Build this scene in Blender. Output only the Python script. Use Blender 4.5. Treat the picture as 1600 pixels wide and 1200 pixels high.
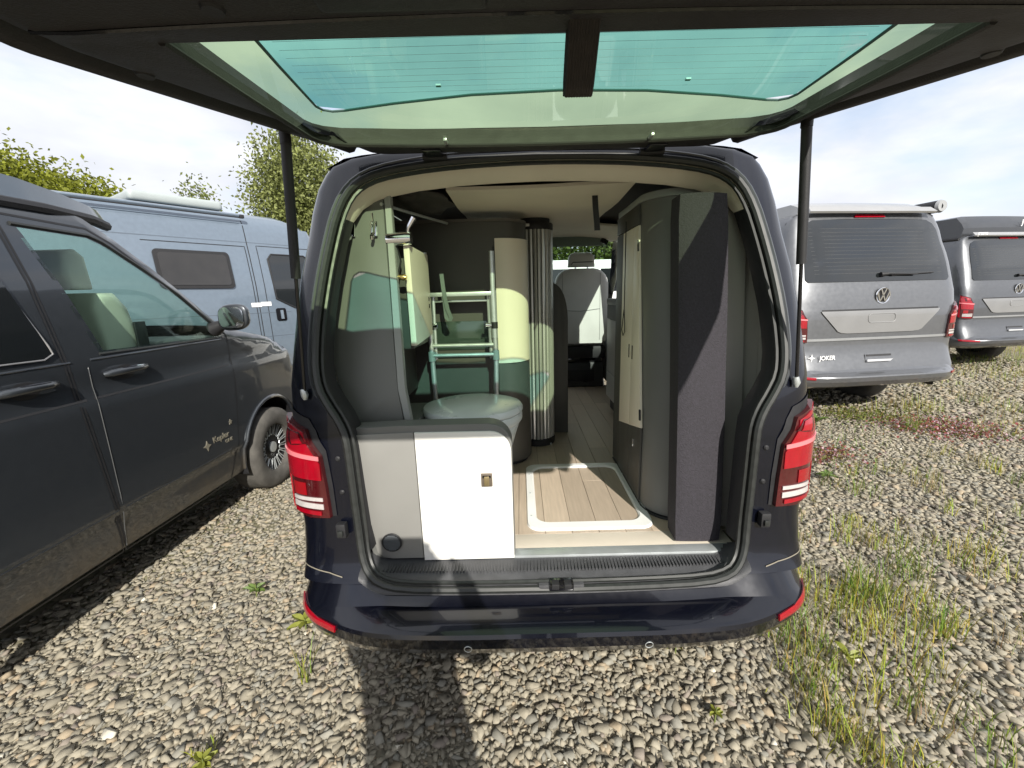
import bpy, bmesh, math, random
import numpy as np
from mathutils import Vector, Matrix, noise as mnoise
random.seed(7); rng = np.random.default_rng(7)
SC = bpy.context.scene; COL = SC.collection
for o in list(bpy.data.objects): bpy.data.objects.remove(o)
R = math.radians; PI = math.pi

# ------------------------------------------------------------------ camera
cam = bpy.data.cameras.new('camera'); camo = bpy.data.objects.new('camera', cam); COL.objects.link(camo)
cam.sensor_width = 36; cam.lens = 655/1600*36; cam.shift_x = -16/1600; cam.clip_start = .02; cam.clip_end = 2000
pitch, roll = R(12.4), R(1.47)
fw = Vector((0, math.cos(pitch), -math.sin(pitch))); rt = Vector((1, 0, 0)); dn = fw.cross(rt)
rt2 = math.cos(roll)*rt+math.sin(roll)*dn; dn2 = -math.sin(roll)*rt+math.cos(roll)*dn
camo.matrix_world = Matrix.Translation((-.09, -1.15, 1.51)) @ Matrix((rt2, -dn2, -fw)).transposed().to_4x4()
SC.camera = camo

# ------------------------------------------------------------------ sky, sun, exposure
SUN_EL, SUN_AZ = R(31.5), R(18)          # the sun stands behind the camera and a little to the right
wd = bpy.data.worlds.new('World'); SC.world = wd; wd.use_nodes = True
nt = wd.node_tree; nt.nodes.clear()
def N(t, tree=None, **k):
    n = (tree or nt).nodes.new(t)
    for a, b in k.items(): setattr(n, a, b)
    return n
sky = N('ShaderNodeTexSky', sky_type='NISHITA'); sky.sun_disc = False
sky.sun_elevation = SUN_EL; sky.sun_rotation = R(180)-SUN_AZ; sky.air_density = 1.0; sky.dust_density = 1.5; sky.ozone_density = 1.0
tc = N('ShaderNodeTexCoord'); mp = N('ShaderNodeMapping'); mp.inputs['Scale'].default_value = (1.0, 1.0, 2.6)
nz = N('ShaderNodeTexNoise'); nz.inputs['Scale'].default_value = 2.1; nz.inputs['Detail'].default_value = 7; nz.inputs['Roughness'].default_value = .52
nz2 = N('ShaderNodeTexNoise'); nz2.inputs['Scale'].default_value = 3.4; nz2.inputs['Detail'].default_value = 6
rp = N('ShaderNodeValToRGB'); rp.color_ramp.elements[0].position = .20; rp.color_ramp.elements[1].position = .44
rp2 = N('ShaderNodeValToRGB'); rp2.color_ramp.elements[0].position = .3; rp2.color_ramp.elements[1].position = .7
rp2.color_ramp.elements[0].color = (3.4, 3.55, 3.95, 1); rp2.color_ramp.elements[1].color = (5.1, 5.2, 5.5, 1)
mx = N('ShaderNodeMix', data_type='RGBA'); bg = N('ShaderNodeBackground'); out = N('ShaderNodeOutputWorld')
L = nt.links.new
L(tc.outputs['Generated'], mp.inputs[0]); L(mp.outputs[0], nz.inputs['Vector']); L(mp.outputs[0], nz2.inputs['Vector'])
L(nz.outputs['Fac'], rp.inputs[0]); L(nz2.outputs['Fac'], rp2.inputs[0])
L(rp.outputs[0], mx.inputs['Factor']); L(sky.outputs[0], mx.inputs['A']); L(rp2.outputs[0], mx.inputs['B'])
L(mx.outputs['Result'], bg.inputs[0]); bg.inputs[1].default_value = .14; L(bg.outputs[0], out.inputs[0])
sun = bpy.data.lights.new('sun', 'SUN'); sun.energy = 4.3; sun.angle = R(.55); sun.color = (1, .95, .86)
suno = bpy.data.objects.new('sun', sun); COL.objects.link(suno)
sd = Vector((-math.sin(SUN_AZ)*math.cos(SUN_EL), math.cos(SUN_AZ)*math.cos(SUN_EL), -math.sin(SUN_EL)))
suno.rotation_euler = sd.to_track_quat('-Z', 'Y').to_euler(); suno.location = (3, -8, 9)
vs = SC.view_settings; vs.view_transform = 'Standard'; vs.look = 'None'; vs.gamma = 1; vs.exposure = .66
SC.cycles.max_bounces = 10; SC.cycles.transparent_max_bounces = 12; SC.cycles.diffuse_bounces = 5
SC.cycles.caustics_reflective = False; SC.cycles.caustics_refractive = False; SC.cycles.sample_clamp_indirect = 6

# ------------------------------------------------------------------ materials
MATS = {}
def mat(name, col, rough=.5, metal=0, coat=0, var=.0, vscale=8, bump=0, bscale=60, spec=.5, stretch=None, dirt=None, flake=0, trans=0):
    if name in MATS: return MATS[name]
    m = bpy.data.materials.new(name); m.use_nodes = True; t = m.node_tree; b = t.nodes['Principled BSDF']
    b.inputs['Base Color'].default_value = (*col, 1); b.inputs['Roughness'].default_value = rough; b.inputs['Metallic'].default_value = metal
    b.inputs['Specular IOR Level'].default_value = spec
    if coat: b.inputs['Coat Weight'].default_value = coat; b.inputs['Coat Roughness'].default_value = .04
    c = t.nodes.new('ShaderNodeTexCoord'); src = c.outputs['Object']
    if stretch:
        mpn = t.nodes.new('ShaderNodeMapping'); mpn.inputs['Scale'].default_value = stretch; t.links.new(src, mpn.inputs[0]); src = mpn.outputs[0]
    colout = None
    if var:
        n = t.nodes.new('ShaderNodeTexNoise'); n.inputs['Scale'].default_value = vscale; n.inputs['Detail'].default_value = 6; t.links.new(src, n.inputs['Vector'])
        r = t.nodes.new('ShaderNodeMapRange'); r.inputs['From Min'].default_value = .25; r.inputs['From Max'].default_value = .75
        r.inputs['To Min'].default_value = 1-var; r.inputs['To Max'].default_value = 1+var; t.links.new(n.outputs['Fac'], r.inputs[0])
        h = t.nodes.new('ShaderNodeHueSaturation'); h.inputs['Color'].default_value = (*col, 1); t.links.new(r.outputs[0], h.inputs['Value'])
        colout = h.outputs[0]
        r2 = t.nodes.new('ShaderNodeMapRange'); r2.inputs['To Min'].default_value = max(.02, rough*.8); r2.inputs['To Max'].default_value = min(1, rough*1.25)
        t.links.new(n.outputs['Fac'], r2.inputs[0]); t.links.new(r2.outputs[0], b.inputs['Roughness'])
    if dirt:      # dried splashes: dirt colour, z of full dirt, z of none
        dc, z0, z1 = dirt
        n = t.nodes.new('ShaderNodeTexNoise'); n.inputs['Scale'].default_value = 9; n.inputs['Detail'].default_value = 9; n.inputs['Roughness'].default_value = .7; t.links.new(c.outputs['Object'], n.inputs['Vector'])
        sx = t.nodes.new('ShaderNodeSeparateXYZ'); t.links.new(c.outputs['Object'], sx.inputs[0])
        r = t.nodes.new('ShaderNodeMapRange'); r.inputs['From Min'].default_value = z1; r.inputs['From Max'].default_value = z0; t.links.new(sx.outputs['Z'], r.inputs[0])
        a = t.nodes.new('ShaderNodeMath'); a.operation = 'MULTIPLY'; t.links.new(r.outputs[0], a.inputs[0]); t.links.new(n.outputs['Fac'], a.inputs[1])
        a2 = t.nodes.new('ShaderNodeMapRange'); a2.inputs['From Min'].default_value = .12; a2.inputs['From Max'].default_value = .6; a2.inputs['To Max'].default_value = .75; t.links.new(a.outputs[0], a2.inputs[0])
        mm = t.nodes.new('ShaderNodeMix'); mm.data_type = 'RGBA'; mm.inputs['A'].default_value = (*col, 1); mm.inputs['B'].default_value = (*dc, 1)
        if colout: t.links.new(colout, mm.inputs['A'])
        t.links.new(a2.outputs[0], mm.inputs['Factor']); colout = mm.outputs['Result']
        cw = t.nodes.new('ShaderNodeMath'); cw.operation = 'SUBTRACT'; cw.inputs[0].default_value = coat; t.links.new(a2.outputs[0], cw.inputs[1]); cw.use_clamp = True
        t.links.new(cw.outputs[0], b.inputs['Coat Weight'])
    if colout: t.links.new(colout, b.inputs['Base Color'])
    if bump or flake:
        n = t.nodes.new('ShaderNodeTexNoise'); n.inputs['Scale'].default_value = bscale; n.inputs['Detail'].default_value = 4; t.links.new(src, n.inputs['Vector'])
        bn = t.nodes.new('ShaderNodeBump'); bn.inputs['Strength'].default_value = bump or flake; bn.inputs['Distance'].default_value = .004
        t.links.new(n.outputs['Fac'], bn.inputs['Height']); t.links.new(bn.outputs[0], b.inputs['Normal'])
    if trans:     # light shines through: diffuse mixed with translucent
        tl = t.nodes.new('ShaderNodeBsdfTranslucent'); tl.inputs[0].default_value = (*col, 1)
        ms = t.nodes.new('ShaderNodeMixShader'); ms.inputs[0].default_value = trans
        t.links.new(b.outputs[0], ms.inputs[1]); t.links.new(tl.outputs[0], ms.inputs[2]); t.links.new(ms.outputs[0], t.nodes['Material Output'].inputs[0])
        if colout: t.links.new(colout, tl.inputs[0])
    MATS[name] = m; return m
def glass(name, col, refl=1.0, rough=.02):
    if name in MATS: return MATS[name]
    m = bpy.data.materials.new(name); m.use_nodes = True; t = m.node_tree; t.nodes.remove(t.nodes['Principled BSDF'])
    tr = t.nodes.new('ShaderNodeBsdfTransparent'); tr.inputs[0].default_value = (*col, 1)
    gl = t.nodes.new('ShaderNodeBsdfGlossy'); gl.inputs['Roughness'].default_value = rough
    lw = t.nodes.new('ShaderNodeLayerWeight'); pw = t.nodes.new('ShaderNodeMath'); pw.operation = 'POWER'; pw.inputs[1].default_value = 5; t.links.new(lw.outputs['Facing'], pw.inputs[0])
    fr = t.nodes.new('ShaderNodeMath'); fr.operation = 'MULTIPLY_ADD'; fr.inputs[1].default_value = .95; fr.inputs[2].default_value = .04; t.links.new(pw.outputs[0], fr.inputs[0])
    mu = t.nodes.new('ShaderNodeMath'); mu.operation = 'MULTIPLY'; mu.inputs[1].default_value = refl; t.links.new(fr.outputs[0], mu.inputs[0])
    ms = t.nodes.new('ShaderNodeMixShader'); t.links.new(mu.outputs[0], ms.inputs[0]); t.links.new(tr.outputs[0], ms.inputs[1]); t.links.new(gl.outputs[0], ms.inputs[2])
    t.links.new(ms.outputs[0], t.nodes['Material Output'].inputs[0]); MATS[name] = m; return m
DUST = (.16, .13, .09)
M_NAVY = mat('navy metallic paint', (.003, .004, .010), .24, .3, .6, var=.04, vscale=30, dirt=((.10, .085, .06), .30, .62))
M_NAVYB = mat('navy bumper paint', (.0026, .0032, .008), .2, .3, .7, var=.04, vscale=30, dirt=((.10, .085, .06), .33, .46))
M_DKG = mat('dark grey metallic paint', (.042, .048, .056), .33, .45, 1.0, var=.03, vscale=30, dirt=(DUST, .22, .62))
M_GREY = mat('mid grey metallic paint', (.135, .14, .15), .36, .55, 1.0, var=.06, vscale=30, dirt=(DUST, .2, .6))
M_GREY2 = mat('slate grey metallic paint', (.10, .105, .115), .36, .55, 1.0, var=.06, vscale=30, dirt=(DUST, .2, .6))
M_BLUEG = mat('pale blue grey paint', (.17, .215, .27), .35, .3, 1.0, var=.06, vscale=20, dirt=(DUST, .2, .9))
M_WHITEP = mat('white van paint', (.78, .79, .78), .3, 0, .8, var=.04)
M_BLACK = mat('black plastic', (.016, .016, .018), .55, var=.2, vscale=40, bump=.15, bscale=400)
M_BLACKG = mat('gloss black', (.008, .008, .010), .12, coat=.5, var=.1)
M_RUB = mat('rubber seal', (.022, .024, .023), .42, var=.25, vscale=50)
M_TYRE = mat('tyre rubber', (.085, .08, .072), .85, var=.35, vscale=14, bump=.4, bscale=90)
M_HTRIM = mat('hatch trim plastic', (.020, .018, .018), .6, var=.25, vscale=25, bump=.25, bscale=260)
M_SILL = mat('sill plastic', (.060, .061, .066), .5, var=.2, vscale=22, bump=.3, bscale=300)
M_CREAM = mat('cream headlining', (.78, .72, .60), .8, var=.05, vscale=6, bump=.08, bscale=300)
M_CREAMT = mat('cream window surround', (.93, .92, .70), .55, var=.03, vscale=5, trans=.62)
M_WHITE = mat('white laminate', (.84, .83, .79), .38, var=.025, vscale=4, bump=.03, bscale=140)
M_IVORY = mat('ivory laminate', (.80, .74, .62), .40, var=.03, vscale=5, bump=.03, bscale=140)
M_GPAN = mat('grey laminate', (.150, .152, .145), .45, var=.05, vscale=6, bump=.05, bscale=220)
M_LPAN = mat('light grey laminate', (.50, .485, .455), .45, var=.04, vscale=6, bump=.05, bscale=220)
M_DPAN = mat('anthracite laminate', (.070, .068, .062), .5, var=.08, vscale=6, bump=.06, bscale=220)
M_ALU = mat('aluminium', (.62, .66, .67), .35, .65, var=.08, vscale=20)
M_CHROME = mat('chrome', (.86, .87, .90), .07, 1.0, var=.02)
M_BRASS = mat('brass', (.62, .45, .20), .25, 1.0, var=.08)
M_TOILET = mat('toilet plastic', (.66, .71, .71), .28, coat=.3, var=.03)
M_CUSH = mat('charcoal woven fabric', (.030, .027, .034), .92, var=.35, vscale=130, bump=.7, bscale=210)
M_SEAT = mat('pale grey leather', (.62, .625, .60), .55, var=.06, vscale=8, bump=.12, bscale=120)
M_TRAY = mat('white shower tray', (.82, .83, .82), .3, coat=.2, var=.03)
M_THR = mat('beige threshold', (.62, .56, .47), .4, var=.06, vscale=8)
M_RED = mat('red lamp lens', (.30, .0015, .011), .12, coat=1, var=.12, vscale=30)
M_DRED = mat('smoked red lens', (.060, .004, .006), .10, coat=1, var=.25, vscale=18)
M_PINK = mat('pink light guide', (.70, .20, .22), .2, coat=1, var=.05)
M_LWHITE = mat('reversing lens', (.50, .47, .46), .2, coat=1, var=.12, vscale=60)
M_DGLASS = mat('privacy glass', (.010, .012, .013), .03, coat=1, var=.1, vscale=3)
M_WIRE = mat('heater wire', (.10, .10, .10), .4, var=.1)
M_TEXTW = mat('white lettering', (.80, .80, .80), .4, var=.03)
M_TEXTG = mat('gold grey lettering', (.20, .185, .145), .4, var=.05)
M_HATCHG = glass('green hatch glass', (.25, .55, .45), .45)
M_BORDG = glass('pale green border glass', (.49, .63, .40), .35)
M_CARG = glass('green car glass', (.86, .95, .90), 1.0)
M_WINDG = glass('windscreen glass', (.80, .92, .86), .8)
def plank_mat():
    m = mat('oak vinyl', (.47, .385, .30), .42, var=.10, vscale=7, bump=.10, bscale=40, stretch=(14, 1.2, 14)); t = m.node_tree
    oi = t.nodes.new('ShaderNodeObjectInfo'); b = t.nodes['Principled BSDF']; lk = b.inputs['Base Color'].links[0]
    hs = t.nodes.new('ShaderNodeHueSaturation'); mr = t.nodes.new('ShaderNodeMapRange'); mr.inputs['To Min'].default_value = .86; mr.inputs['To Max'].default_value = 1.12
    t.links.new(oi.outputs['Random'], mr.inputs[0]); t.links.new(mr.outputs[0], hs.inputs['Value']); t.links.new(lk.from_socket, hs.inputs['Color']); t.links.new(hs.outputs[0], b.inputs['Base Color'])
    return m
M_PLANK = plank_mat(); M_JOINT = mat('plank joint', (.12, .095, .07), .8, var=.1)
def attr_mat(name, rough=.85, bump=.5, bscale=120, trans=0):
    m = bpy.data.materials.new(name); m.use_nodes = True; t = m.node_tree; b = t.nodes['Principled BSDF']; b.inputs['Roughness'].default_value = rough
    b.inputs['Specular IOR Level'].default_value = .25
    a = t.nodes.new('ShaderNodeAttribute'); a.attribute_name = 'tint'; c = t.nodes.new('ShaderNodeTexCoord')
    n = t.nodes.new('ShaderNodeTexNoise'); n.inputs['Scale'].default_value = bscale*.5; n.inputs['Detail'].default_value = 5; t.links.new(c.outputs['Object'], n.inputs['Vector'])
    r = t.nodes.new('ShaderNodeMapRange'); r.inputs['To Min'].default_value = .80; r.inputs['To Max'].default_value = 1.2; t.links.new(n.outputs['Fac'], r.inputs[0])
    h = t.nodes.new('ShaderNodeHueSaturation'); t.links.new(a.outputs['Color'], h.inputs['Color']); t.links.new(r.outputs[0], h.inputs['Value']); t.links.new(h.outputs[0], b.inputs['Base Color'])
    if bump:
        bn = t.nodes.new('ShaderNodeBump'); bn.inputs['Strength'].default_value = bump; bn.inputs['Distance'].default_value = .004; t.links.new(n.outputs['Fac'], bn.inputs['Height']); t.links.new(bn.outputs[0], b.inputs['Normal'])
    if trans:
        tl = t.nodes.new('ShaderNodeBsdfTranslucent'); ms = t.nodes.new('ShaderNodeMixShader'); ms.inputs[0].default_value = trans
        t.links.new(h.outputs[0], tl.inputs[0]); t.links.new(b.outputs[0], ms.inputs[1]); t.links.new(tl.outputs[0], ms.inputs[2]); t.links.new(ms.outputs[0], t.nodes['Material Output'].inputs[0])
    return m
M_STONE = attr_mat('crushed stone'); M_LEAF = attr_mat('leaf', .55, 0, 20, .35); M_BARK = attr_mat('bark', .9, .8, 60)

# ------------------------------------------------------------------ mesh helpers
OFF = Vector((0, 0, 0))
def link(name, me, m, parent=None, smooth=40):
    if OFF.length: me.transform(Matrix.Translation(-OFF))
    o = bpy.data.objects.new(name, me); COL.objects.link(o)
    if m: me.materials.append(m)
    if smooth and len(me.polygons):
        me.polygons.foreach_set('use_smooth', [True]*len(me.polygons)); me.set_sharp_from_angle(angle=R(smooth))
    if parent: o.parent = parent
    return o
def from_bm(name, bm, m, parent=None, smooth=40, recalc=True):
    if recalc: bmesh.ops.recalc_face_normals(bm, faces=bm.faces)
    me = bpy.data.meshes.new(name); bm.to_mesh(me); bm.free(); return link(name, me, m, parent, smooth)
def mesh(name, v, f, m, parent=None, smooth=40):
    me = bpy.data.meshes.new(name); me.from_pydata([tuple(p) for p in v], [], f); me.update(); return link(name, me, m, parent, smooth)
def thing(name, label, cat, loc=(0, 0, 0), rz=0, group=None, world=True):
    global OFF
    o = bpy.data.objects.new(name, None); COL.objects.link(o); o.location = loc; o.rotation_euler = (0, 0, rz); o.empty_display_size = .1
    o['label'] = label; o['category'] = cat
    if group: o['group'] = group
    OFF = Vector(loc) if world else Vector((0, 0, 0))
    return o
def tag(o, label, cat, group=None):
    o['label'] = label; o['category'] = cat
    if group: o['group'] = group
    return o
def box(name, x, y, z, m, parent=None, bev=.004, seg=2, rot=None, piv=None):
    bm = bmesh.new(); bmesh.ops.create_cube(bm, size=1)
    for v in bm.verts: v.co = Vector(((x[0]+x[1])/2+v.co.x*(x[1]-x[0]), (y[0]+y[1])/2+v.co.y*(y[1]-y[0]), (z[0]+z[1])/2+v.co.z*(z[1]-z[0])))
    if bev: bmesh.ops.bevel(bm, geom=list(bm.edges), offset=bev, segments=seg, profile=.6, affect='EDGES', clamp_overlap=True)
    if rot is not None: bmesh.ops.rotate(bm, verts=bm.verts, cent=piv or ((x[0]+x[1])/2, (y[0]+y[1])/2, (z[0]+z[1])/2), matrix=rot)
    return from_bm(name, bm, m, parent)
def tube(name, pts, r, m, parent=None, n=8, closed=False, caps=True):
    pts = [Vector(p) for p in pts]; k = len(pts); rs = r if isinstance(r, (list, tuple)) else [r]*k
    V = []; F = []; prev = None
    for i, p in enumerate(pts):
        a = pts[i-1] if (i or closed) else p; b = pts[(i+1) % k] if (i < k-1 or closed) else p
        d = (b-a).normalized()
        if prev is None:
            u = d.orthogonal().normalized()
        else:
            u = prev-d*prev.dot(d); u = u.normalized() if u.length > 1e-6 else d.orthogonal().normalized()
        prev = u; w = d.cross(u)
        for j in range(n): V.append(p+(u*math.cos(2*PI*j/n)+w*math.sin(2*PI*j/n))*rs[i])
    for i in range(k if closed else k-1):
        for j in range(n):
            a, b = i*n+j, i*n+(j+1) % n; c, d2 = ((i+1) % k)*n+(j+1) % n, ((i+1) % k)*n+j; F.append((a, b, c, d2))
    if caps and not closed: F.append(tuple(range(n))[::-1]); F.append(tuple((k-1)*n+j for j in range(n)))
    return mesh(name, V, F, m, parent)
def prism(name, poly, ax, a, b, m, parent=None, bev=.003, seg=2):
    """polygon in the two other axes, extruded along ax from a to b"""
    def P(p, t): return {'x': (t, p[0], p[1]), 'y': (p[0], t, p[1]), 'z': (p[0], p[1], t)}[ax]
    bm = bmesh.new(); v0 = [bm.verts.new(P(p, a)) for p in poly]; v1 = [bm.verts.new(P(p, b)) for p in poly]; n = len(poly)
    f0 = bm.faces.new(v0); f1 = bm.faces.new(v1[::-1])
    for i in range(n): bm.faces.new((v0[i], v1[i], v1[(i+1) % n], v0[(i+1) % n]))
    if bev: bmesh.ops.bevel(bm, geom=list(f0.edges)+list(f1.edges), offset=bev, segments=seg, profile=.6, affect='EDGES', clamp_overlap=True)
    return from_bm(name, bm, m, parent)
def rrect(x0, x1, y0, y1, r, n=6):
    r = r if isinstance(r, (list, tuple)) else [r]*4; out = []
    for (cx, cy, a0, q) in ((x1-r[0], y1-r[0], 0, r[0]), (x0+r[1], y1-r[1], 90, r[1]), (x0+r[2], y0+r[2], 180, r[2]), (x1-r[3], y0+r[3], 270, r[3])):
        if q < 1e-5: out.append((cx, cy)); continue
        for i in range(n+1): t = R(a0+90*i/n); out.append((cx+q*math.cos(t), cy+q*math.sin(t)))
    return out
def lathe(name, prof, c, m, parent=None, n=32, ax='z', sc=(1, 1), caps=True):
    V = []; F = []
    for (r, h) in prof:
        for j in range(n):
            a = 2*PI*j/n; p = (r*math.cos(a)*sc[0], r*math.sin(a)*sc[1], h)
            if ax == 'x': p = (p[2], p[0], p[1])
            if ax == 'y': p = (p[0], p[2], p[1])
            V.append((c[0]+p[0], c[1]+p[1], c[2]+p[2]))
    for i in range(len(prof)-1):
        for j in range(n): F.append((i*n+j, i*n+(j+1) % n, (i+1)*n+(j+1) % n, (i+1)*n+j))
    if caps: F.append(tuple(range(n))[::-1]); F.append(tuple((len(prof)-1)*n+j for j in range(n)))
    bm = bmesh.new(); me = bpy.data.meshes.new(name); me.from_pydata(V, [], F); bm.from_mesh(me); bpy.data.meshes.remove(me)
    return from_bm(name, bm, m, parent)
def clip_convex(bm, poly, keep='in', margin=.06, side=None):
    """cut bm (u,v,0) by every edge of a convex polygon; keep the inside or the outside"""
    n = len(poly); A = sum(poly[i][0]*poly[(i+1) % n][1]-poly[(i+1) % n][0]*poly[i][1] for i in range(n))
    P = poly if A > 0 else poly[::-1]
    x0, x1 = min(p[0] for p in P)-margin, max(p[0] for p in P)+margin; y0, y1 = min(p[1] for p in P)-margin, max(p[1] for p in P)+margin
    for i in range(n):
        a, b = P[i], P[(i+1) % n]; e = (b[0]-a[0], b[1]-a[1]); l = math.hypot(*e)
        if l < 1e-6: continue
        no = (e[1]/l, -e[0]/l, 0)
        if keep == 'in': bmesh.ops.bisect_plane(bm, geom=bm.verts[:]+bm.edges[:]+bm.faces[:], dist=1e-6, plane_co=(a[0], a[1], 0), plane_no=no, clear_outer=True)
        else:
            fs = [f for f in bm.faces if x0 < f.calc_center_median().x < x1 and y0 < f.calc_center_median().y < y1]
            g = set(fs)
            for f in fs: g.update(f.edges); g.update(f.verts)
            bmesh.ops.bisect_plane(bm, geom=list(g), dist=1e-6, plane_co=(a[0], a[1], 0), plane_no=no)
    if keep == 'in': return []
    ins = []
    for f in bm.faces:
        c = f.calc_center_median()
        if all((P[(i+1) % n][0]-P[i][0])*(c.y-P[i][1])-(P[(i+1) % n][1]-P[i][1])*(c.x-P[i][0]) > 1e-7 for i in range(n)): ins.append(f)
    return ins
def uv_grid(us, vs):
    bm = bmesh.new(); G = [[bm.verts.new((u, v, 0)) for v in vs] for u in us]
    for i in range(len(us)-1):
        for j in range(len(vs)-1): bm.faces.new((G[i][j], G[i+1][j], G[i+1][j+1], G[i][j+1]))
    return bm
def lin(a, b, n): return [a+(b-a)*i/n for i in range(n+1)]
def patch(name, fn, poly, m, parent=None, off=.003, thick=.004, nu=14, nv=14, smooth=40):
    """convex polygon in the (u,v) of surface fn, raised by off, with thickness"""
    us = [p[0] for p in poly]; v_ = [p[1] for p in poly]
    bm = uv_grid(lin(min(us), max(us), nu), lin(min(v_), max(v_), nv)); clip_convex(bm, poly, 'in')
    e = 1e-3; top = {}
    for v in bm.verts:
        u, w = v.co.x, v.co.y; p = Vector(fn(u, w)); a = Vector(fn(u+e, w))-p; b = Vector(fn(u, w+e))-p
        nn = a.cross(b); nn = nn.normalized() if nn.length > 1e-12 else Vector((0, -1, 0)); top[v] = (p, nn)
    for v, (p, nn) in top.items(): v.co = p+nn*off
    faces = list(bm.faces); r = bmesh.ops.extrude_face_region(bm, geom=faces)
    nv_ = [g for g in r['geom'] if isinstance(g, bmesh.types.BMVert)]
    # the original faces stay below, the new ones go out
    lut = {}
    for v, (p, nn) in top.items():
        lut[(round(v.co.x, 6), round(v.co.y, 6), round(v.co.z, 6))] = nn
    for v in nv_:
        nn = lut.get((round(v.co.x, 6), round(v.co.y, 6), round(v.co.z, 6)))
        if nn: v.co += nn*thick
    return from_bm(name, bm, m, parent, smooth)
def ribbon(name, fn, line, w, m, parent=None, off=.0015, closed=False, step=.04):
    pts = []
    L_ = line+[line[0]] if closed else line
    for a, b in zip(L_[:-1], L_[1:]):
        k = max(1, int(math.hypot(b[0]-a[0], b[1]-a[1])/step))
        for i in range(k): pts.append((a[0]+(b[0]-a[0])*i/k, a[1]+(b[1]-a[1])*i/k))
    if not closed: pts.append(L_[-1])
    n = len(pts); V = []; F = []; e = 1e-3
    for i, p in enumerate(pts):
        a = pts[i-1] if (i or closed) else p; b = pts[(i+1) % n] if (i < n-1 or closed) else p
        d = (b[0]-a[0], b[1]-a[1]); l = math.hypot(*d) or 1; q = (-d[1]/l*w/2, d[0]/l*w/2)
        P0 = Vector(fn(*p)); nn = (Vector(fn(p[0]+e, p[1]))-P0).cross(Vector(fn(p[0], p[1]+e))-P0).normalized()
        for s in (-1, 1): V.append(Vector(fn(p[0]+q[0]*s, p[1]+q[1]*s))+nn*off)
    for i in range(n if closed else n-1): j = (i+1) % n; F.append((2*i, 2*i+1, 2*j+1, 2*j))
    return mesh(name, V, F, m, parent)
def text(name, s, size, mw, m, parent=None, ext=.0012, font_w=0):
    cu = bpy.data.curves.new(name, 'FONT'); cu.body = s; cu.size = size; cu.extrude = ext; cu.align_x = 'CENTER'; cu.align_y = 'CENTER'; cu.offset = font_w
    t = bpy.data.objects.new(name, cu); COL.objects.link(t); bpy.context.view_layer.update()
    me = bpy.data.meshes.new_from_object(t.evaluated_get(bpy.context.evaluated_depsgraph_get())); bpy.data.objects.remove(t)
    me.transform(mw); return link(name, me, m, parent, 0)
def interp(x, xs, ys): return float(np.interp(x, xs, ys))

# ------------------------------------------------------------------ the shape all four transporter vans share (local: rear at y=0, nose at y=4.6)
WZ = [.24, .30, .36, .42, .46, .495, .60, .80, 1.06, 1.085, 1.24, 1.27, 1.4, 1.6, 1.8, 1.88, 1.94, 1.97, 1.99, 2.0, 2.005]
WX = [.82, .842, .850, .853, .855, .873, .874, .877, .878, .868, .872, .869, .859, .842, .802, .780, .742, .67, .50, .26, .0]
YZ = [.24, .50, .57, .62, .72, .9, 1.05, 1.2, 1.5, 1.8, 1.93, 2.01]
YY = [.03, .03, .045, .075, .10, .105, .11, .13, .215, .325, .385, .415]
def Wd(z): return interp(z, WZ, WX)
def Yr(z): return interp(z, YZ, YY)
def Dd(z): return interp(z, [0, 1.7, 1.9, 2.0], [.20, .19, .10, .03])
NS = 5.0
def rear(t, z):                      # t in -pi/2..pi/2 round the back from side to side
    s = math.sin(abs(t)); c = max(0, math.cos(t))
    return (math.copysign(Wd(z)*s**(2/NS), t), Yr(z)+Dd(z)*(1-c**(2/NS)), z)
def th(x, z): return math.copysign(math.asin(min(1, (abs(x)/max(Wd(z), 1e-3))**(NS/2))), x)
def rxz(x, z): return rear(th(x, z), z)
def rearx(x, z):                     # u = x: good away from the corners
    w = Wd(z); q = min(1, abs(x)/w); return (x, Yr(z)+Dd(z)*(1-(1-q**NS)**(1/NS)), z)
def ztop(y): return interp(y, [0, 2.75, 2.90, 3.62, 3.74, 4.15, 4.40, 4.55, 4.61], [2.005, 2.005, 1.96, 1.35, 1.31, 1.22, 1.11, .92, .62])
def wm(y): return interp(y, [0, 3.0, 3.8, 4.2, 4.48, 4.58, 4.61], [1, 1, .985, .95, .88, .76, .66])
def side(y, z, s=1):
    return (s*Wd(z)*wm(y), y, z)
sideR = lambda y, z: side(y, z, 1)
sideL = lambda y, z: side(y, z, -1)
YST = [0, .06, .3, .5, .75, 1.0, 1.3, 1.6, 1.9, 2.2, 2.5, 2.65, 2.8, 2.95, 3.1, 3.25, 3.4, 3.5, 3.65, 3.8, 3.95, 4.08, 4.2, 4.35, 4.45, 4.52, 4.58, 4.61]
def circ(cy, cz, r, n=24): return [(cy+r*math.cos(2*PI*i/n), cz+r*math.sin(2*PI*i/n)) for i in range(n)]
AX_F, AX_R, WR = 3.80, .96, .325
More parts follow.
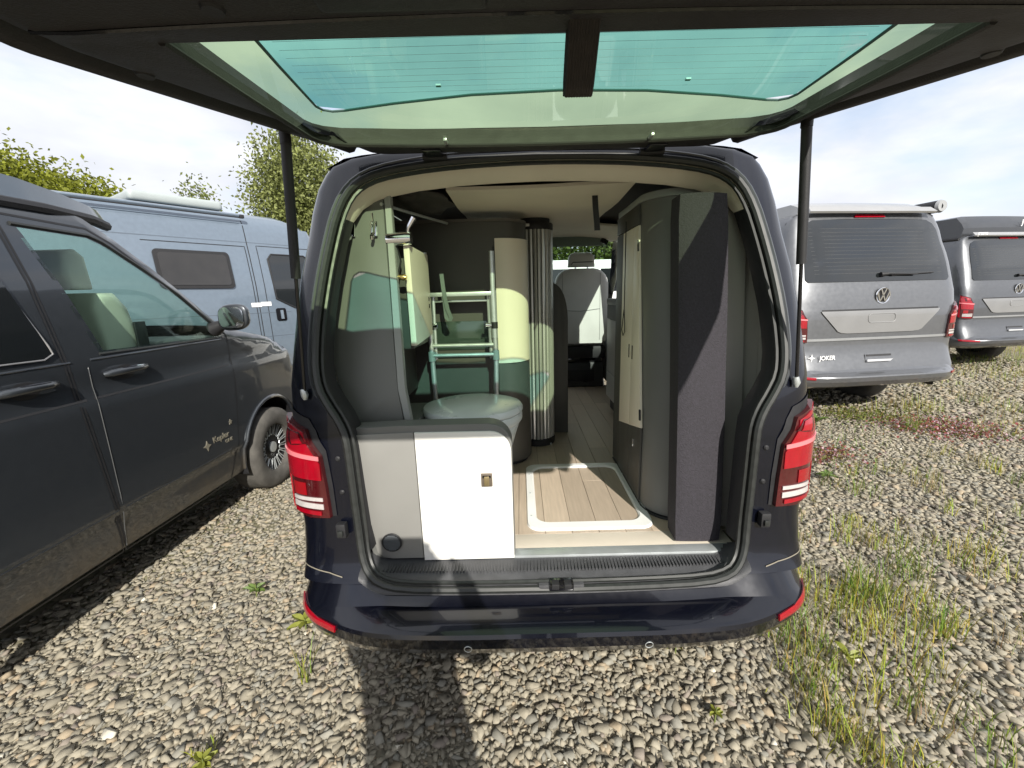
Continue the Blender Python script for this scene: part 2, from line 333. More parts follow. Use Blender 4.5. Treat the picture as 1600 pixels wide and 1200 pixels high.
def shell_side(van, s, paint, windows=(), doors=(), seams=True):
    """one flank with holes for windows and wheels; each door a panel of its own"""
    zs = [.295, .31, .33, .36, .42, .46, .495, .53, .60, .7, .8, .9, 1.0, 1.06, 1.085, 1.15, 1.2, 1.24, 1.27, 1.33, 1.4, 1.5, 1.6, 1.7, 1.8, 1.84, 1.88, 1.91, 1.94]
    bm = uv_grid(YST, zs)
    for p in [circ(yv(AX_F), .36, .385), circ(yv(AX_R), .36, .385)]+list(windows): bmesh.ops.delete(bm, geom=clip_convex(bm, p, 'out'), context='FACES')
    fn = sideR if s > 0 else sideL
    def place(b):
        for v in b.verts:
            y, z = v.co.x, v.co.y
            if y < .3: k = y/.3; y0 = Yr(z)+Dd(z); Y = y0+(max(.5, y0+.02)-y0)*k
            elif y < .5: Y = max(y, .5, Yr(z)+Dd(z)+.02); Y = .5+(y-.3)*.5
            else: Y = .6+(y-.5)*(4.61-.6)/(4.61-.5)
            # the flank ends where the bonnet or the windscreen begins
            zt = ztop(Y+.18)-.012; z2 = min(z, zt)
            x = Wd(min(z, zt))*wm(Y)
            if zt < 1.94 and z > zt-.05: x -= min(1, (z-(zt-.05))/.05)**2*.035
            v.co = (s*x, Y, z2)
    parts = []
    for nm, poly in doors:
        fs = clip_convex(bm, poly, 'out'); 
        r = bmesh.ops.split(bm, geom=fs); fs = [g for g in r['geom'] if isinstance(g, bmesh.types.BMFace)]
        b2 = bmesh.new(); vm = {}
        for f in fs:
            for v in f.verts:
                if v not in vm: vm[v] = b2.verts.new(v.co)
            b2.faces.new([vm[v] for v in f.verts])
        bmesh.ops.delete(bm, geom=fs, context='FACES'); parts.append((nm, poly, b2))
    place(bm); o = from_bm('side_panel', bm, paint, van, 35)
    ds = []
    for nm, poly, b2 in parts:
        place(b2); d = from_bm(nm, b2, paint, van, 35); ds.append(d)
        if seams: ribbon('shut_line', lambda y, z: side(.6+(y-.5)*(4.61-.6)/(4.61-.5) if y > .5 else y, z, s), poly, .009, M_BLACK, d, .0015 if s > 0 else -.0015, True)
    return o, ds
def yv(y): return .5+(y-.6)*(4.61-.5)/(4.61-.6)       # true y -> flank grid u
def roof_shell(van, paint, glass_m):
    """roof, windscreen, bonnet, nose: one strip each"""
    def strip(nm, ys, m, par=van, lift=0):
        V = []; F = []; n = 25
        for y in ys:
            zt = ztop(y); sw = interp(y, [2.6, 3.0, 4.2, 4.61], [0, .18, .18, .16])
            ye = y-sw; ze = min(1.94, ztop(ye+.18)-.012)
            for j in range(n):
                q = -1+2*j/(n-1)
                if ze > 1.93: x = Wd(1.94)*wm(ye)*q; z = interp(abs(q)*.742, [0, .26, .50, .67, .742], [zt, zt-.005, zt-.015, zt-.03, min(zt-.03, 1.94)])
                else: x = (Wd(ze)*wm(ye)-.035)*q; z = zt+(ze-zt)*abs(q)**3
                V.append((x, y-sw*abs(q)**2.2, z+lift))
        for i in range(len(ys)-1):
            for j in range(n-1): F.append((i*n+j, i*n+j+1, (i+1)*n+j+1, (i+1)*n+j))
        return mesh(nm, V, F, m, par, 40)
    strip('roof', [.42, .5, .8, 1.2, 1.6, 2.0, 2.4, 2.6, 2.75, 2.84], paint)
    strip('windscreen', [2.84, 2.90, 3.05, 3.2, 3.35, 3.5, 3.62, 3.66], glass_m)
    strip('bonnet', [3.66, 3.72, 3.85, 4.0, 4.15, 4.3, 4.40, 4.5, 4.55, 4.58, 4.61], paint)
def wheel(van, x, y, s, detail=True):
    w = lathe('tyre', [(.19, -.10), (.205, -.112), (.26, -.118), (.30, -.108), (.322, -.085), (WR, -.05), (WR, .05), (.322, .085), (.30, .108), (.26, .118), (.205, .112), (.19, .10), (.19, -.10)], (x, y, WR), M_TYRE, van, 48, 'x', caps=False); w.name = 'wheel'
    d = lathe('rim', [(.20, -.03), (.212, .07), (.208, .075), (.195, .055), (.16, .035), (.06, .05), (.055, .056), (.03, .058)] if s > 0 else [(.20, .03), (.212, -.07), (.208, -.075), (.195, -.055), (.16, -.035), (.06, -.05), (.055, -.056), (.03, -.058)], (x, y, WR), mat('rim dark', (.03, .03, .032), .4, .5, var=.1), w, 48, 'x')
    tube('rim_ring', [(x+s*.073, y+.21*math.cos(2*PI*i/48), WR+.21*math.sin(2*PI*i/48)) for i in range(48)], .006, M_ALU, w, 6, True)
    tube('hub_cap', [(x+s*.05, y, WR), (x+s*.068, y, WR), (x+s*.072, y, WR)], [.045, .043, .02], M_ALU, w, 16)
    if detail:
        for k in range(18):
            a = 2*PI*k/18; c, q = math.cos(a), math.sin(a); t = (-q, c)
            pts = []
            for (rr, tt) in ((.198, -.022), (.105, -.013), (.098, 0), (.105, .013), (.198, .022)): pts.append((x+s*(.060 if rr > .15 else .056), y+c*rr+t[0]*tt, WR+q*rr+t[1]*tt))
            tube('spoke', pts, .0042, M_ALU, w, 5)
    return w
def lamp(van, s, flip=1):
    """one rear lamp cluster wrapped round the corner"""
    def fn(t, z): return rear(t*s, z)
    def P(l): return [(th(x, z) if x < .95 else x-1+1.35, z) for x, z in l]
    T = 1.36
    def tp(*l): return [((th(a, z) if a < .9 else T), z) for a, z in l]
    outl = tp((.728, .80), (.732, .90), (.740, 1.01), (.785, 1.095), (1, 1.135), (1, .82), (.80, .795))
    o = s
    base = patch('tail_lamp', fn, outl, M_DRED, van, .004*o, .014*o, 16, 16)
    def sub(nm, l, m, off=.0185, thk=.003): return patch(nm, fn, tp(*l), m, base, off*o, thk*o, 10, 8)
    sub('red_lens', [(.86, 1.127), (1, 1.127), (1, .83), (.86, .815)], M_RED)
    sub('red_lens', [(.743, .985), (.743, .93), (.859, .935), (.859, 1.115), (.835, 1.108), (.79, 1.085)], M_RED)
    sub('light_guide', [(.742, 1.012), (.742, .998), (1, 1.016), (1, 1.030)], M_PINK, .022, .003)
    sub('upper_frame', [(.775, 1.052), (.835, 1.045), (.845, 1.095), (.80, 1.082)], M_DRED, .022, .002)
    sub('upper_cell', [(.79, 1.052), (.826, 1.049), (.832, 1.085), (.803, 1.078)], M_RED, .0245, .002)
    sub('inner_cell', [(.80, .875), (.845, .875), (.845, .918), (.80, .918)], mat('inner red', (.28, .005, .01), .15, coat=1, var=.1), .019, .002)
    sub('reversing_lens', [(.745, .858), (.848, .856), (.848, .868), (.745, .870)], M_LWHITE, .019, .003)
    sub('reversing_lens', [(.745, .830), (.848, .832), (.848, .850), (.745, .848)], M_LWHITE, .019, .003)
    sub('fog_lens', [(.755, .808), (.848, .812), (.848, .824), (.755, .822)], M_RED, .019, .003)
    return base
def bumper(van, paint, strip=None, sensors=True):
    sec0 = [(.09, .565), (.045, .552), (.026, .532), (.016, .524), (-.066, .509), (-.079, .503), (-.084, .491), (-.078, .452), (-.048, .408), (.06, .372)]
    sec1 = [(.085, .602), (.045, .594), (.034, .582), (-.016, .520), (-.042, .503), (-.054, .497), (-.060, .487), (-.056, .450), (-.030, .406), (.06, .370)]
    V = []; F = []; ths = lin(-PI/2, PI/2, 72); k = len(sec0); fr = {}
    def pt(t, y, z):
        s = math.sin(abs(t))**(2/4.2); c = max(0, math.cos(t))**(2/4.2); B = .42
        inset = max(0, y)*.35 if abs(t) > 1 else 0
        wx = .895-min(.06, max(0, y+.01)*.45)
        return (math.copysign(wx*s, t), y*(.2+.8*c)+B*(1-c), z)
    for t in ths:
        q = min(1, max(0, (abs(t)-.34)/.42)); q = q*q*(3-2*q)
        for a, b in zip(sec0, sec1): V.append(pt(t, a[0]+(b[0]-a[0])*q, a[1]+(b[1]-a[1])*q))
    for i in range(len(ths)-1):
        for j in range(k-1): F.append((i*k+j, i*k+j+1, (i+1)*k+j+1, (i+1)*k+j))
    o = mesh('bumper', V, F, paint, van, 17)
    def surf(t, z):
        q = min(1, max(0, (abs(t)-.34)/.42)); q = q*q*(3-2*q)
        se = [(a[0]+(b[0]-a[0])*q, a[1]+(b[1]-a[1])*q) for a, b in zip(sec0, sec1)]
        zs = [p[1] for p in se][::-1]; ys = [p[0] for p in se][::-1]; return pt(t, interp(z, zs, ys), z)
    for s in (-1, 1):
        patch('reflector', lambda t, z, s=s: surf(t*s, z), [(.64, .474), (.64, .493), (1.0, .499), (1.22, .502), (1.22, .482), (1.0, .478)], M_RED, o, .0015*s, .006*s, 10, 3)
    if sensors:
        for t in (-.62, .37, -1.38, 1.38):
            t = {-.62: -.275, .37: .275}.get(t, t)
            if abs(t) < 1: tt = th(t, .43) if False else math.copysign(math.asin((abs(t)/.895)**2.1), t)
            else: tt = t
            p = Vector(surf(tt, .455)); a = Vector(surf(tt+.01, .455))-p; b = Vector(surf(tt, .459))-p; nn = a.cross(b).normalized()
            if nn.y > 0: nn = -nn
            u = a.normalized(); w = nn.cross(u)
            tube('parking_sensor', [p+nn*.002+(u*math.cos(2*PI*i/20)+w*math.sin(2*PI*i/20))*.0115 for i in range(20)], .0013, M_ALU, o, 5, True)
    return o
def emblem(van, c, r, tilt=.0, par=None):
    """round chrome badge: ring with a V above a W"""
    mw = Matrix.Translation(c) @ Matrix.Rotation(tilt, 4, 'X')
    def tf(p): return mw @ Vector(p)
    d = tube('emblem', [tf((0, .006, 0)), tf((0, -.004, 0))], r, M_BLACKG, par or van, 32)
    tube('ring', [tf((r*.95*math.cos(2*PI*i/40), -.006, r*.95*math.sin(2*PI*i/40))) for i in range(40)], r*.085, M_CHROME, d, 6, True)
    def bar(a, b):
        A = Vector((a[0]*r, 0, a[1]*r)); B = Vector((b[0]*r, 0, b[1]*r)); e = (B-A).normalized(); n_ = Vector((-e.z, 0, e.x))*r*.085
        V = [A+n_, A-n_, B-n_, B+n_]; V = [tf((p.x, y, p.z)) for y in (-.004, -.0095) for p in V]
        mesh('letter_bar', V, [(0, 1, 2, 3), (7, 6, 5, 4), (0, 4, 5, 1), (1, 5, 6, 2), (2, 6, 7, 3), (3, 7, 4, 0)], M_CHROME, d, 0)
    for s in (-1, 1):
        bar((s*.36, .82), (s*.02, .08)); bar((s*.80, .42), (s*.40, -.74)); bar((s*.40, -.74), (s*.04, .0))
    return d

# ------------------------------------------------------------------ ground
def sstep(a, b, x): t = np.clip((x-a)/(b-a), 0, 1); return t*t*(3-2*t)
def gz(x, y): return .085*sstep(1.5, 3.4, np.asarray(x, float))+.012*np.sin(np.asarray(x)*1.7+.6)*np.sin(np.asarray(y)*1.3)
def gzf(x, y): return float(gz(x, y))
gx = np.concatenate([np.linspace(-900, -30, 8), np.linspace(-25, -6, 12), np.linspace(-5.5, 9, 90), np.linspace(10, 30, 12), np.linspace(40, 900, 8)])
gy = np.concatenate([np.linspace(-900, -12, 6), np.linspace(-10, -3, 6), np.linspace(-2.5, 9, 70), np.linspace(10, 40, 12), np.linspace(60, 1500, 8)])
gv = [(x, y, gzf(x, y) if abs(x) < 26 and -12 < y < 41 else float(.085*sstep(1.5, 3.4, np.array(x)))) for x in gx for y in gy]; ny_ = len(gy)
gf = [(i*ny_+j, (i+1)*ny_+j, (i+1)*ny_+j+1, i*ny_+j+1) for i in range(len(gx)-1) for j in range(ny_-1)]
def ground_mat():
    m = bpy.data.materials.new('gravel bed'); m.use_nodes = True; t = m.node_tree; b = t.nodes['Principled BSDF']; b.inputs['Roughness'].default_value = .95; b.inputs['Specular IOR Level'].default_value = .15
    c = t.nodes.new('ShaderNodeTexCoord'); v = t.nodes.new('ShaderNodeTexVoronoi'); v.inputs['Scale'].default_value = 22; t.links.new(c.outputs['Object'], v.inputs['Vector'])
    r = t.nodes.new('ShaderNodeValToRGB'); e = r.color_ramp.elements; e[0].color = (.15, .132, .10, 1); e[1].color = (.30, .268, .205, 1)
    t.links.new(v.outputs['Color'], r.inputs[0])
    n = t.nodes.new('ShaderNodeTexNoise'); n.inputs['Scale'].default_value = .35; n.inputs['Detail'].default_value = 6; t.links.new(c.outputs['Object'], n.inputs['Vector'])
    r2 = t.nodes.new('ShaderNodeValToRGB'); r2.color_ramp.elements[0].position = .52; r2.color_ramp.elements[1].position = .68; t.links.new(n.outputs['Fac'], r2.inputs[0])
    m1 = t.nodes.new('ShaderNodeMath'); m1.operation = 'MULTIPLY'; m1.inputs[1].default_value = .55; t.links.new(r2.outputs[0], m1.inputs[0])
    mm = t.nodes.new('ShaderNodeMix'); mm.data_type = 'RGBA'; mm.inputs['B'].default_value = (.13, .14, .045, 1); t.links.new(r.outputs[0], mm.inputs['A']); t.links.new(m1.outputs[0], mm.inputs['Factor'])
    t.links.new(mm.outputs['Result'], b.inputs['Base Color'])
    bn = t.nodes.new('ShaderNodeBump'); bn.inputs['Strength'].default_value = 1; bn.inputs['Distance'].default_value = .02; bn.invert = True; t.links.new(v.outputs['Distance'], bn.inputs['Height']); t.links.new(bn.outputs[0], b.inputs['Normal'])
    return m
OFF = Vector((0, 0, 0))
g = mesh('ground', gv, gf, ground_mat(), None, 60); g['kind'] = 'structure'

# gravel: angular crushed stones
def ico():
    p = (1+5**.5)/2
    v = np.array([(-1, p, 0), (1, p, 0), (-1, -p, 0), (1, -p, 0), (0, -1, p), (0, 1, p), (0, -1, -p), (0, 1, -p), (p, 0, -1), (p, 0, 1), (-p, 0, -1), (-p, 0, 1)]); v /= np.linalg.norm(v[0])
    f = np.array([(0, 11, 5), (0, 5, 1), (0, 1, 7), (0, 7, 10), (0, 10, 11), (1, 5, 9), (5, 11, 4), (11, 10, 2), (10, 7, 6), (7, 1, 8), (3, 9, 4), (3, 4, 2), (3, 2, 6), (3, 6, 8), (3, 8, 9), (4, 9, 5), (2, 4, 11), (6, 2, 10), (8, 6, 7), (9, 8, 1)])
    return v, f
def mesh_np(name, V, F, m, tint=None, smooth=False):
    me = bpy.data.meshes.new(name); nv, nf, k = len(V), len(F), F.shape[1]
    me.vertices.add(nv); me.vertices.foreach_set('co', V.astype(np.float32).ravel())
    me.loops.add(nf*k); me.loops.foreach_set('vertex_index', F.astype(np.int32).ravel())
    me.polygons.add(nf); me.polygons.foreach_set('loop_start', np.arange(0, nf*k, k, dtype=np.int32)); me.polygons.foreach_set('loop_total', np.full(nf, k, np.int32))
    if smooth: me.polygons.foreach_set('use_smooth', np.ones(nf, bool))
    me.update(calc_edges=True)
    if tint is not None:
        a = me.color_attributes.new('tint', 'FLOAT_COLOR', 'POINT'); c = np.ones((nv, 4), np.float32); c[:, :3] = tint; a.data.foreach_set('color', c.ravel())
    o = bpy.data.objects.new(name, me); COL.objects.link(o); me.materials.append(m); return o
def stones(xy, size):
    n = len(xy)
    iv = np.array([(x, y, z) for x in (-1, 1) for y in (-1, 1) for z in (-1, 1)], float)*.66
    iv = np.concatenate([iv, np.array([(0, 0, 1.0), (0, 0, -1.0)])]); m = len(iv)      # a chipped block with a ridge on top
    iF = np.array([(1, 5, 8), (5, 7, 8), (7, 3, 8), (3, 1, 8), (0, 9, 4), (4, 9, 6), (6, 9, 2), (2, 9, 0), (0, 4, 5), (0, 5, 1), (4, 6, 7), (4, 7, 5), (6, 2, 3), (6, 3, 7), (2, 0, 1), (2, 1, 3)])
    V = np.repeat(iv[None], n, 0)*rng.uniform(.62, 1.38, (n, m, 3)); V[:, 8:, :2] += rng.uniform(-.45, .45, (n, 2, 2)); V[:, :, 0] += .35*V[:, :, 1]*rng.normal(0, 1, (n, 1))
    sc = np.stack([size*rng.uniform(.75, 1.35, n), size*rng.uniform(.55, 1.0, n), size*rng.uniform(.26, .46, n)], 1)
    V = V*sc[:, None, :]
    a = rng.uniform(0, 2*PI, n); b = rng.normal(0, .27, n); c = rng.normal(0, .27, n)
    def rot(V, ang, i, j):
        C, S = np.cos(ang)[:, None], np.sin(ang)[:, None]; p, q = V[:, :, i].copy(), V[:, :, j].copy(); V[:, :, i] = C*p-S*q; V[:, :, j] = S*p+C*q
    rot(V, b, 1, 2); rot(V, c, 0, 2); rot(V, a, 0, 1)
    V[:, :, 0] += xy[:, 0:1]; V[:, :, 1] += xy[:, 1:2]; V[:, :, 2] += (gz(xy[:, 0], xy[:, 1])+size*rng.uniform(-.02, .30, n)+.002*rng.random(n))[:, None]
    F = (iF[None]+(np.arange(n)*m)[:, None, None]).reshape(-1, 3)
    base = np.array([.290, .262, .203])[None]*rng.uniform(.78, 1.16, (n, 1))
    k = rng.random(n); base[k < .16] = np.array([.250, .238, .200])*rng.uniform(.8, 1.15, ((k < .16).sum(), 1))
    base[(k > .16) & (k < .24)] = np.array([.33, .27, .19]); base[(k > .24) & (k < .29)] = np.array([.25, .215, .18])
    base[k > .996] = np.array([.60, .56, .47])
    return V.reshape(-1, 3), F, np.repeat(base, m, 0)
def scatter(x0, x1, y0, y1, d):
    nx, ny = int((x1-x0)/d), int((y1-y0)/d); gx_, gy_ = np.meshgrid(np.arange(nx), np.arange(ny))
    return np.stack([x0+(gx_.ravel()+rng.uniform(-.15, 1.15, nx*ny))*d, y0+(gy_.ravel()+rng.uniform(-.15, 1.15, nx*ny))*d], 1)
xy = np.concatenate([scatter(-2.5, 3.2, -.75, 1.4, .0205), scatter(-2.5, -.7, 1.4, 3.4, .024), scatter(.8, 4.6, 1.4, 3.4, .027)])
xy = xy[~((np.abs(xy[:, 0]) < .72) & (xy[:, 1] > .95))]
far = np.concatenate([scatter(3.2, 7.0, -.75, 1.4, .042), scatter(4.6, 9.0, 1.4, 7.5, .052), scatter(.8, 4.6, 3.4, 6.0, .055), scatter(-2.5, -.7, 3.4, 6, .055)])
sz = np.exp(rng.normal(math.log(.0155), .30, len(xy))).clip(.006, .030); szf = np.exp(rng.normal(math.log(.026), .25, len(far))).clip(.015, .04)
grit = scatter(-2.3, 2.6, -.6, 1.0, .016); grit = grit[rng.random(len(grit)) < .75]; szg = rng.uniform(.0035, .0075, len(grit))
V1, F1, T1 = stones(np.concatenate([xy, far, grit]), np.concatenate([sz, szf, szg]))
gr = mesh_np('gravel', V1, F1, M_STONE, T1); gr['kind'] = 'stuff'; gr['category'] = 'gravel'; gr['label'] = 'beige and grey crushed stone gravel covering the parking lot'

# ------------------------------------------------------------------ the open camper van
van = thing('camper_van', 'navy blue camper van seen from behind with its tailgate wide open', 'van')
DOORWIN = [(yv(a), b) for a, b in [(2.565, 1.285), (3.36, 1.275), (3.35, 1.315), (3.1, 1.53), (2.9, 1.68), (2.74, 1.79), (2.68, 1.815), (2.40, 1.825)]]
KITWIN = [(yv(a), b) for a, b in rrect(1.25, 2.30, 1.36, 1.86, .05)]
shell_side(van, 1, M_NAVY, [DOORWIN, KITWIN]); shell_side(van, -1, M_NAVY, [DOORWIN])
patch('side_window', sideR, [(a, b) for a, b in rrect(1.22, 2.33, 1.33, 1.875, .06)], glass('side glass', (.90, .96, .93), .6), van, .003, .004, 8, 6)
roof_shell(van, M_NAVY, M_WINDG)
OUTL = [(0, .56), (.30, .562), (.50, .567), (.580, .583), (.620, .612), (.640, .66), (.648, .74), (.653, .88), (.657, 1.03), (.662, 1.075), (.680, 1.12), (.710, 1.168), (.740, 1.225), (.751, 1.29), (.751, 1.36), (.745, 1.45), (.730, 1.57), (.712, 1.68), (.692, 1.77), (.665, 1.84), (.625, 1.885), (.56, 1.915), (.45, 1.935), (.30, 1.95), (.15, 1.957), (0, 1.96)]
TGT = [.57]*3+[.57, .60, .66, .74, .88, 1.03, 1.075, 1.12, 1.168, 1.225, 1.29, 1.36, 1.45, 1.57, 1.69, 1.80, 1.88, 1.93, 1.955, 1.982, 1.995, 2.001, 2.005]
def rear_frame():
    V = []; F = []; ns = 14; k0 = 3
    for s in (-1, 1):
        b0 = len(V); kk = range(k0, len(OUTL))
        for k in kk:
            x, z = OUTL[k]; t0 = th(x, z); zt = TGT[k]
            for i in range(ns+1):
                q = i/ns; t = t0+(PI/2-t0)*q; zz = z+(zt-z)*q; p = rear(t, zz)
                if k == len(OUTL)-1: p = (0, p[1], p[2])
                V.append((s*p[0], p[1], p[2]))
        for a in range(len(kk)-1):
            for i in range(ns):
                q = (b0+a*(ns+1)+i, b0+a*(ns+1)+i+1, b0+(a+1)*(ns+1)+i+1, b0+(a+1)*(ns+1)+i); F.append(q if s > 0 else q[::-1])
    return mesh('rear_frame', V, F, M_NAVY, van, 50)
rf = rear_frame()
def opening_loop(inset=0, dy=0, lo=0):
    pts = []
    full = [(x, z) for x, z in OUTL]+[(-x, z) for x, z in OUTL[-2:0:-1]]
    n = len(full)
    for i, (x, z) in enumerate(full):
        a, b = full[i-1], full[(i+1) % n]; d = Vector((b[0]-a[0], b[1]-a[1])).normalized(); nn = Vector((-d.y, d.x))   # inward for counter-clockwise
        X, Zz = x+nn.x*inset, z+nn.y*inset; p = rearx(min(.8*Wd(z), abs(x)), z); pts.append(Vector((X, p[1]+dy, Zz)))
    return pts
def smooth_loop(pts, it=1):
    for _ in range(it):
        q = []; n = len(pts)
        for i in range(n):
            a, b = pts[i], pts[(i+1) % n]; q += [a*.75+b*.25, a*.25+b*.75]
        pts = q
    return pts
tube('door_seal', smooth_loop(opening_loop(.004, -.004)), .0125, M_RUB, van, 8, True)
tube('seal_lip', smooth_loop(opening_loop(.022, .008)), .007, M_RUB, van, 6, True)
tube('gutter_edge', smooth_loop(opening_loop(-.022, .012)), .006, mat('gutter primer', (.05, .055, .06), .4, coat=.4, var=.2), van, 6, True)
def jamb():
    rows = [opening_loop(.006, .004), opening_loop(.018, .025), opening_loop(.024, .042), opening_loop(.028, .062), opening_loop(.028, .082)]
    n = len(rows[0])
    for nm, m, test in (('pillar_trim', M_BLACK, lambda p: p.z < 1.755 and p.z > .66), ('header_trim', M_CREAM, lambda p: p.z >= 1.755)):
        for s in ((-1, 1) if nm == 'pillar_trim' else (0,)):
            V = []; F = []; ix = {}
            def vi(r, i):
                if (r, i) not in ix:
                    p = rows[r][i].copy()
                    if m is M_CREAM and r >= 1:
                        dn_ = [0, .002, .010, .026, .032][r]*min(1, max(0, (p.z-1.76)/.12)); p.z -= dn_; p.y += dn_*.5
                    ix[(r, i)] = len(V); V.append(p)
                return ix[(r, i)]
            for i in range(n):
                j = (i+1) % n; a, b = rows[0][i], rows[0][j]
                mid = (a+b)/2
                if not test(mid) or (s and mid.x*s < 0): continue
                for r in range(len(rows)-1): F.append((vi(r, i), vi(r, j), vi(r+1, j), vi(r+1, i)))
            mesh(nm, V, F, m, van, 50)
jamb()
# lamps, bolts, bump stops on the pillars, lower corner
for s in (-1, 1):
    lp = lamp(van, s)
    ribbon('lamp_gasket', lambda t, z, s=s: rear(t*s, z), [(th(.722, .795), .80), (th(.724, .9), .90), (th(.733, 1.015), 1.015), (th(.78, 1.105), 1.105), (1.40, 1.147)], .045, M_BLACK, lp, .003*s)
    for z, x in ((1.0, .690), (.885, .688)):
        p = rearx(x, z); tube('bolt', [(s*p[0], p[1]+.004, p[2]), (s*p[0], p[1]-.003, p[2]), (s*p[0], p[1]-.007, p[2])], [.009, .009, .005], M_BLACK, van, 10)
    box('bump_stop', (s*.695-.016, s*.695+.016), (.085, .112), (.735, .785), M_BLACK, van, .006)
    box('bump_stop', (s*.695-.009, s*.695+.009), (.076, .09), (.745, .765), M_RUB, van, .004)
bump = bumper(van, M_NAVYB)
for s in (-1, 1):   # dusty seam between bumper and body corner
    ribbon('bumper_seam', lambda t, z, s=s: rear(t*s, z), [(.62, .598), (.75, .607), (1.0, .612), (1.4, .615)], .003, mat('dusty seam', (.20, .18, .14), .8, var=.2), van, .003*s)
# load sill
def sill():
    sec = [(.028, .553), (.030, .562), (.040, .572), (.062, .579), (.088, .584), (.098, .590), (.128, .594), (.20, .597)]
    V = []; F = []; xs = lin(-.64, .64, 64); k = len(sec)
    for x in xs:
        e = max(0, (abs(x)-.55)/.09)
        for y, z in sec: V.append((x, y+.02*(x/.64)**2, z+.05*e**2*(1 if y < .19 else 0)))
    for i in range(len(xs)-1):
        for j in range(k-1): F.append((i*k+j, i*k+j+1, (i+1)*k+j+1, (i+1)*k+j))
    o = mesh('sill_trim', V, F, M_SILL, van, 50)
    for i in range(104):
        x = -.59+1.18*i/103
        if abs(x-.04) < .0: continue
        box('rib', (x-.0018, x+.0018), (.092+.02*(x/.64)**2, .150), (.588, .5965), M_SILL, o, 0)
    c = .02
    l = box('latch_cover', (c-.075, c+.075), (.030, .072), (.562, .5835), M_SILL, o, .008)
    box('latch', (c-.040, c+.040), (.022, .060), (.566, .590), M_BLACKG, o, .006)
    for q in (-.02, .02): box('latch_jaw', (c+q-.012, c+q+.012), (.018, .045), (.575, .594), M_BLACK, o, .003)
sill()
# tailgate, hinged at the roof and swung up level
def hw(y): return interp(y, [-1.05, -.90, -.45, .23, .36], [.77, .815, .825, .690, .660])
def zl(y): return interp(y, [-1.05, -.45, .25, .40], [1.832, 1.868, 1.958, 1.972])
def trim_z(x, y):
    d = hw(y)-abs(x); z = zl(y)+interp(d, [0, .010, .022, .040, .055, .068, .085, .11, .16], [.045, .006, .0, .004, .028, .030, .004, -.004, -.006])
    z -= .004*float(sstep(-.48, -.50, y)) ; return z
OUTER = [(hw(y), y) for y in lin(-1.05, .36, 16)]; OUTER = OUTER+[(-x, y) for x, y in OUTER[::-1]]
OUTER = rrect(-.655, .655, .33, .36, .0) and OUTER
def mir(P): return P+[(-x, y) for x, y in P[-2::-1]]
LIP = mir([(.580, -.475), (.655, .13), (.652, .17), (.636, .205), (.595, .235), (.42, .265), (.22, .282), (0, .288)])
GLS = mir([(.455, -.475), (.518, -.14), (.515, -.112), (.500, -.098), (.470, -.102), (.35, -.142), (.18, -.185), (0, -.20)])
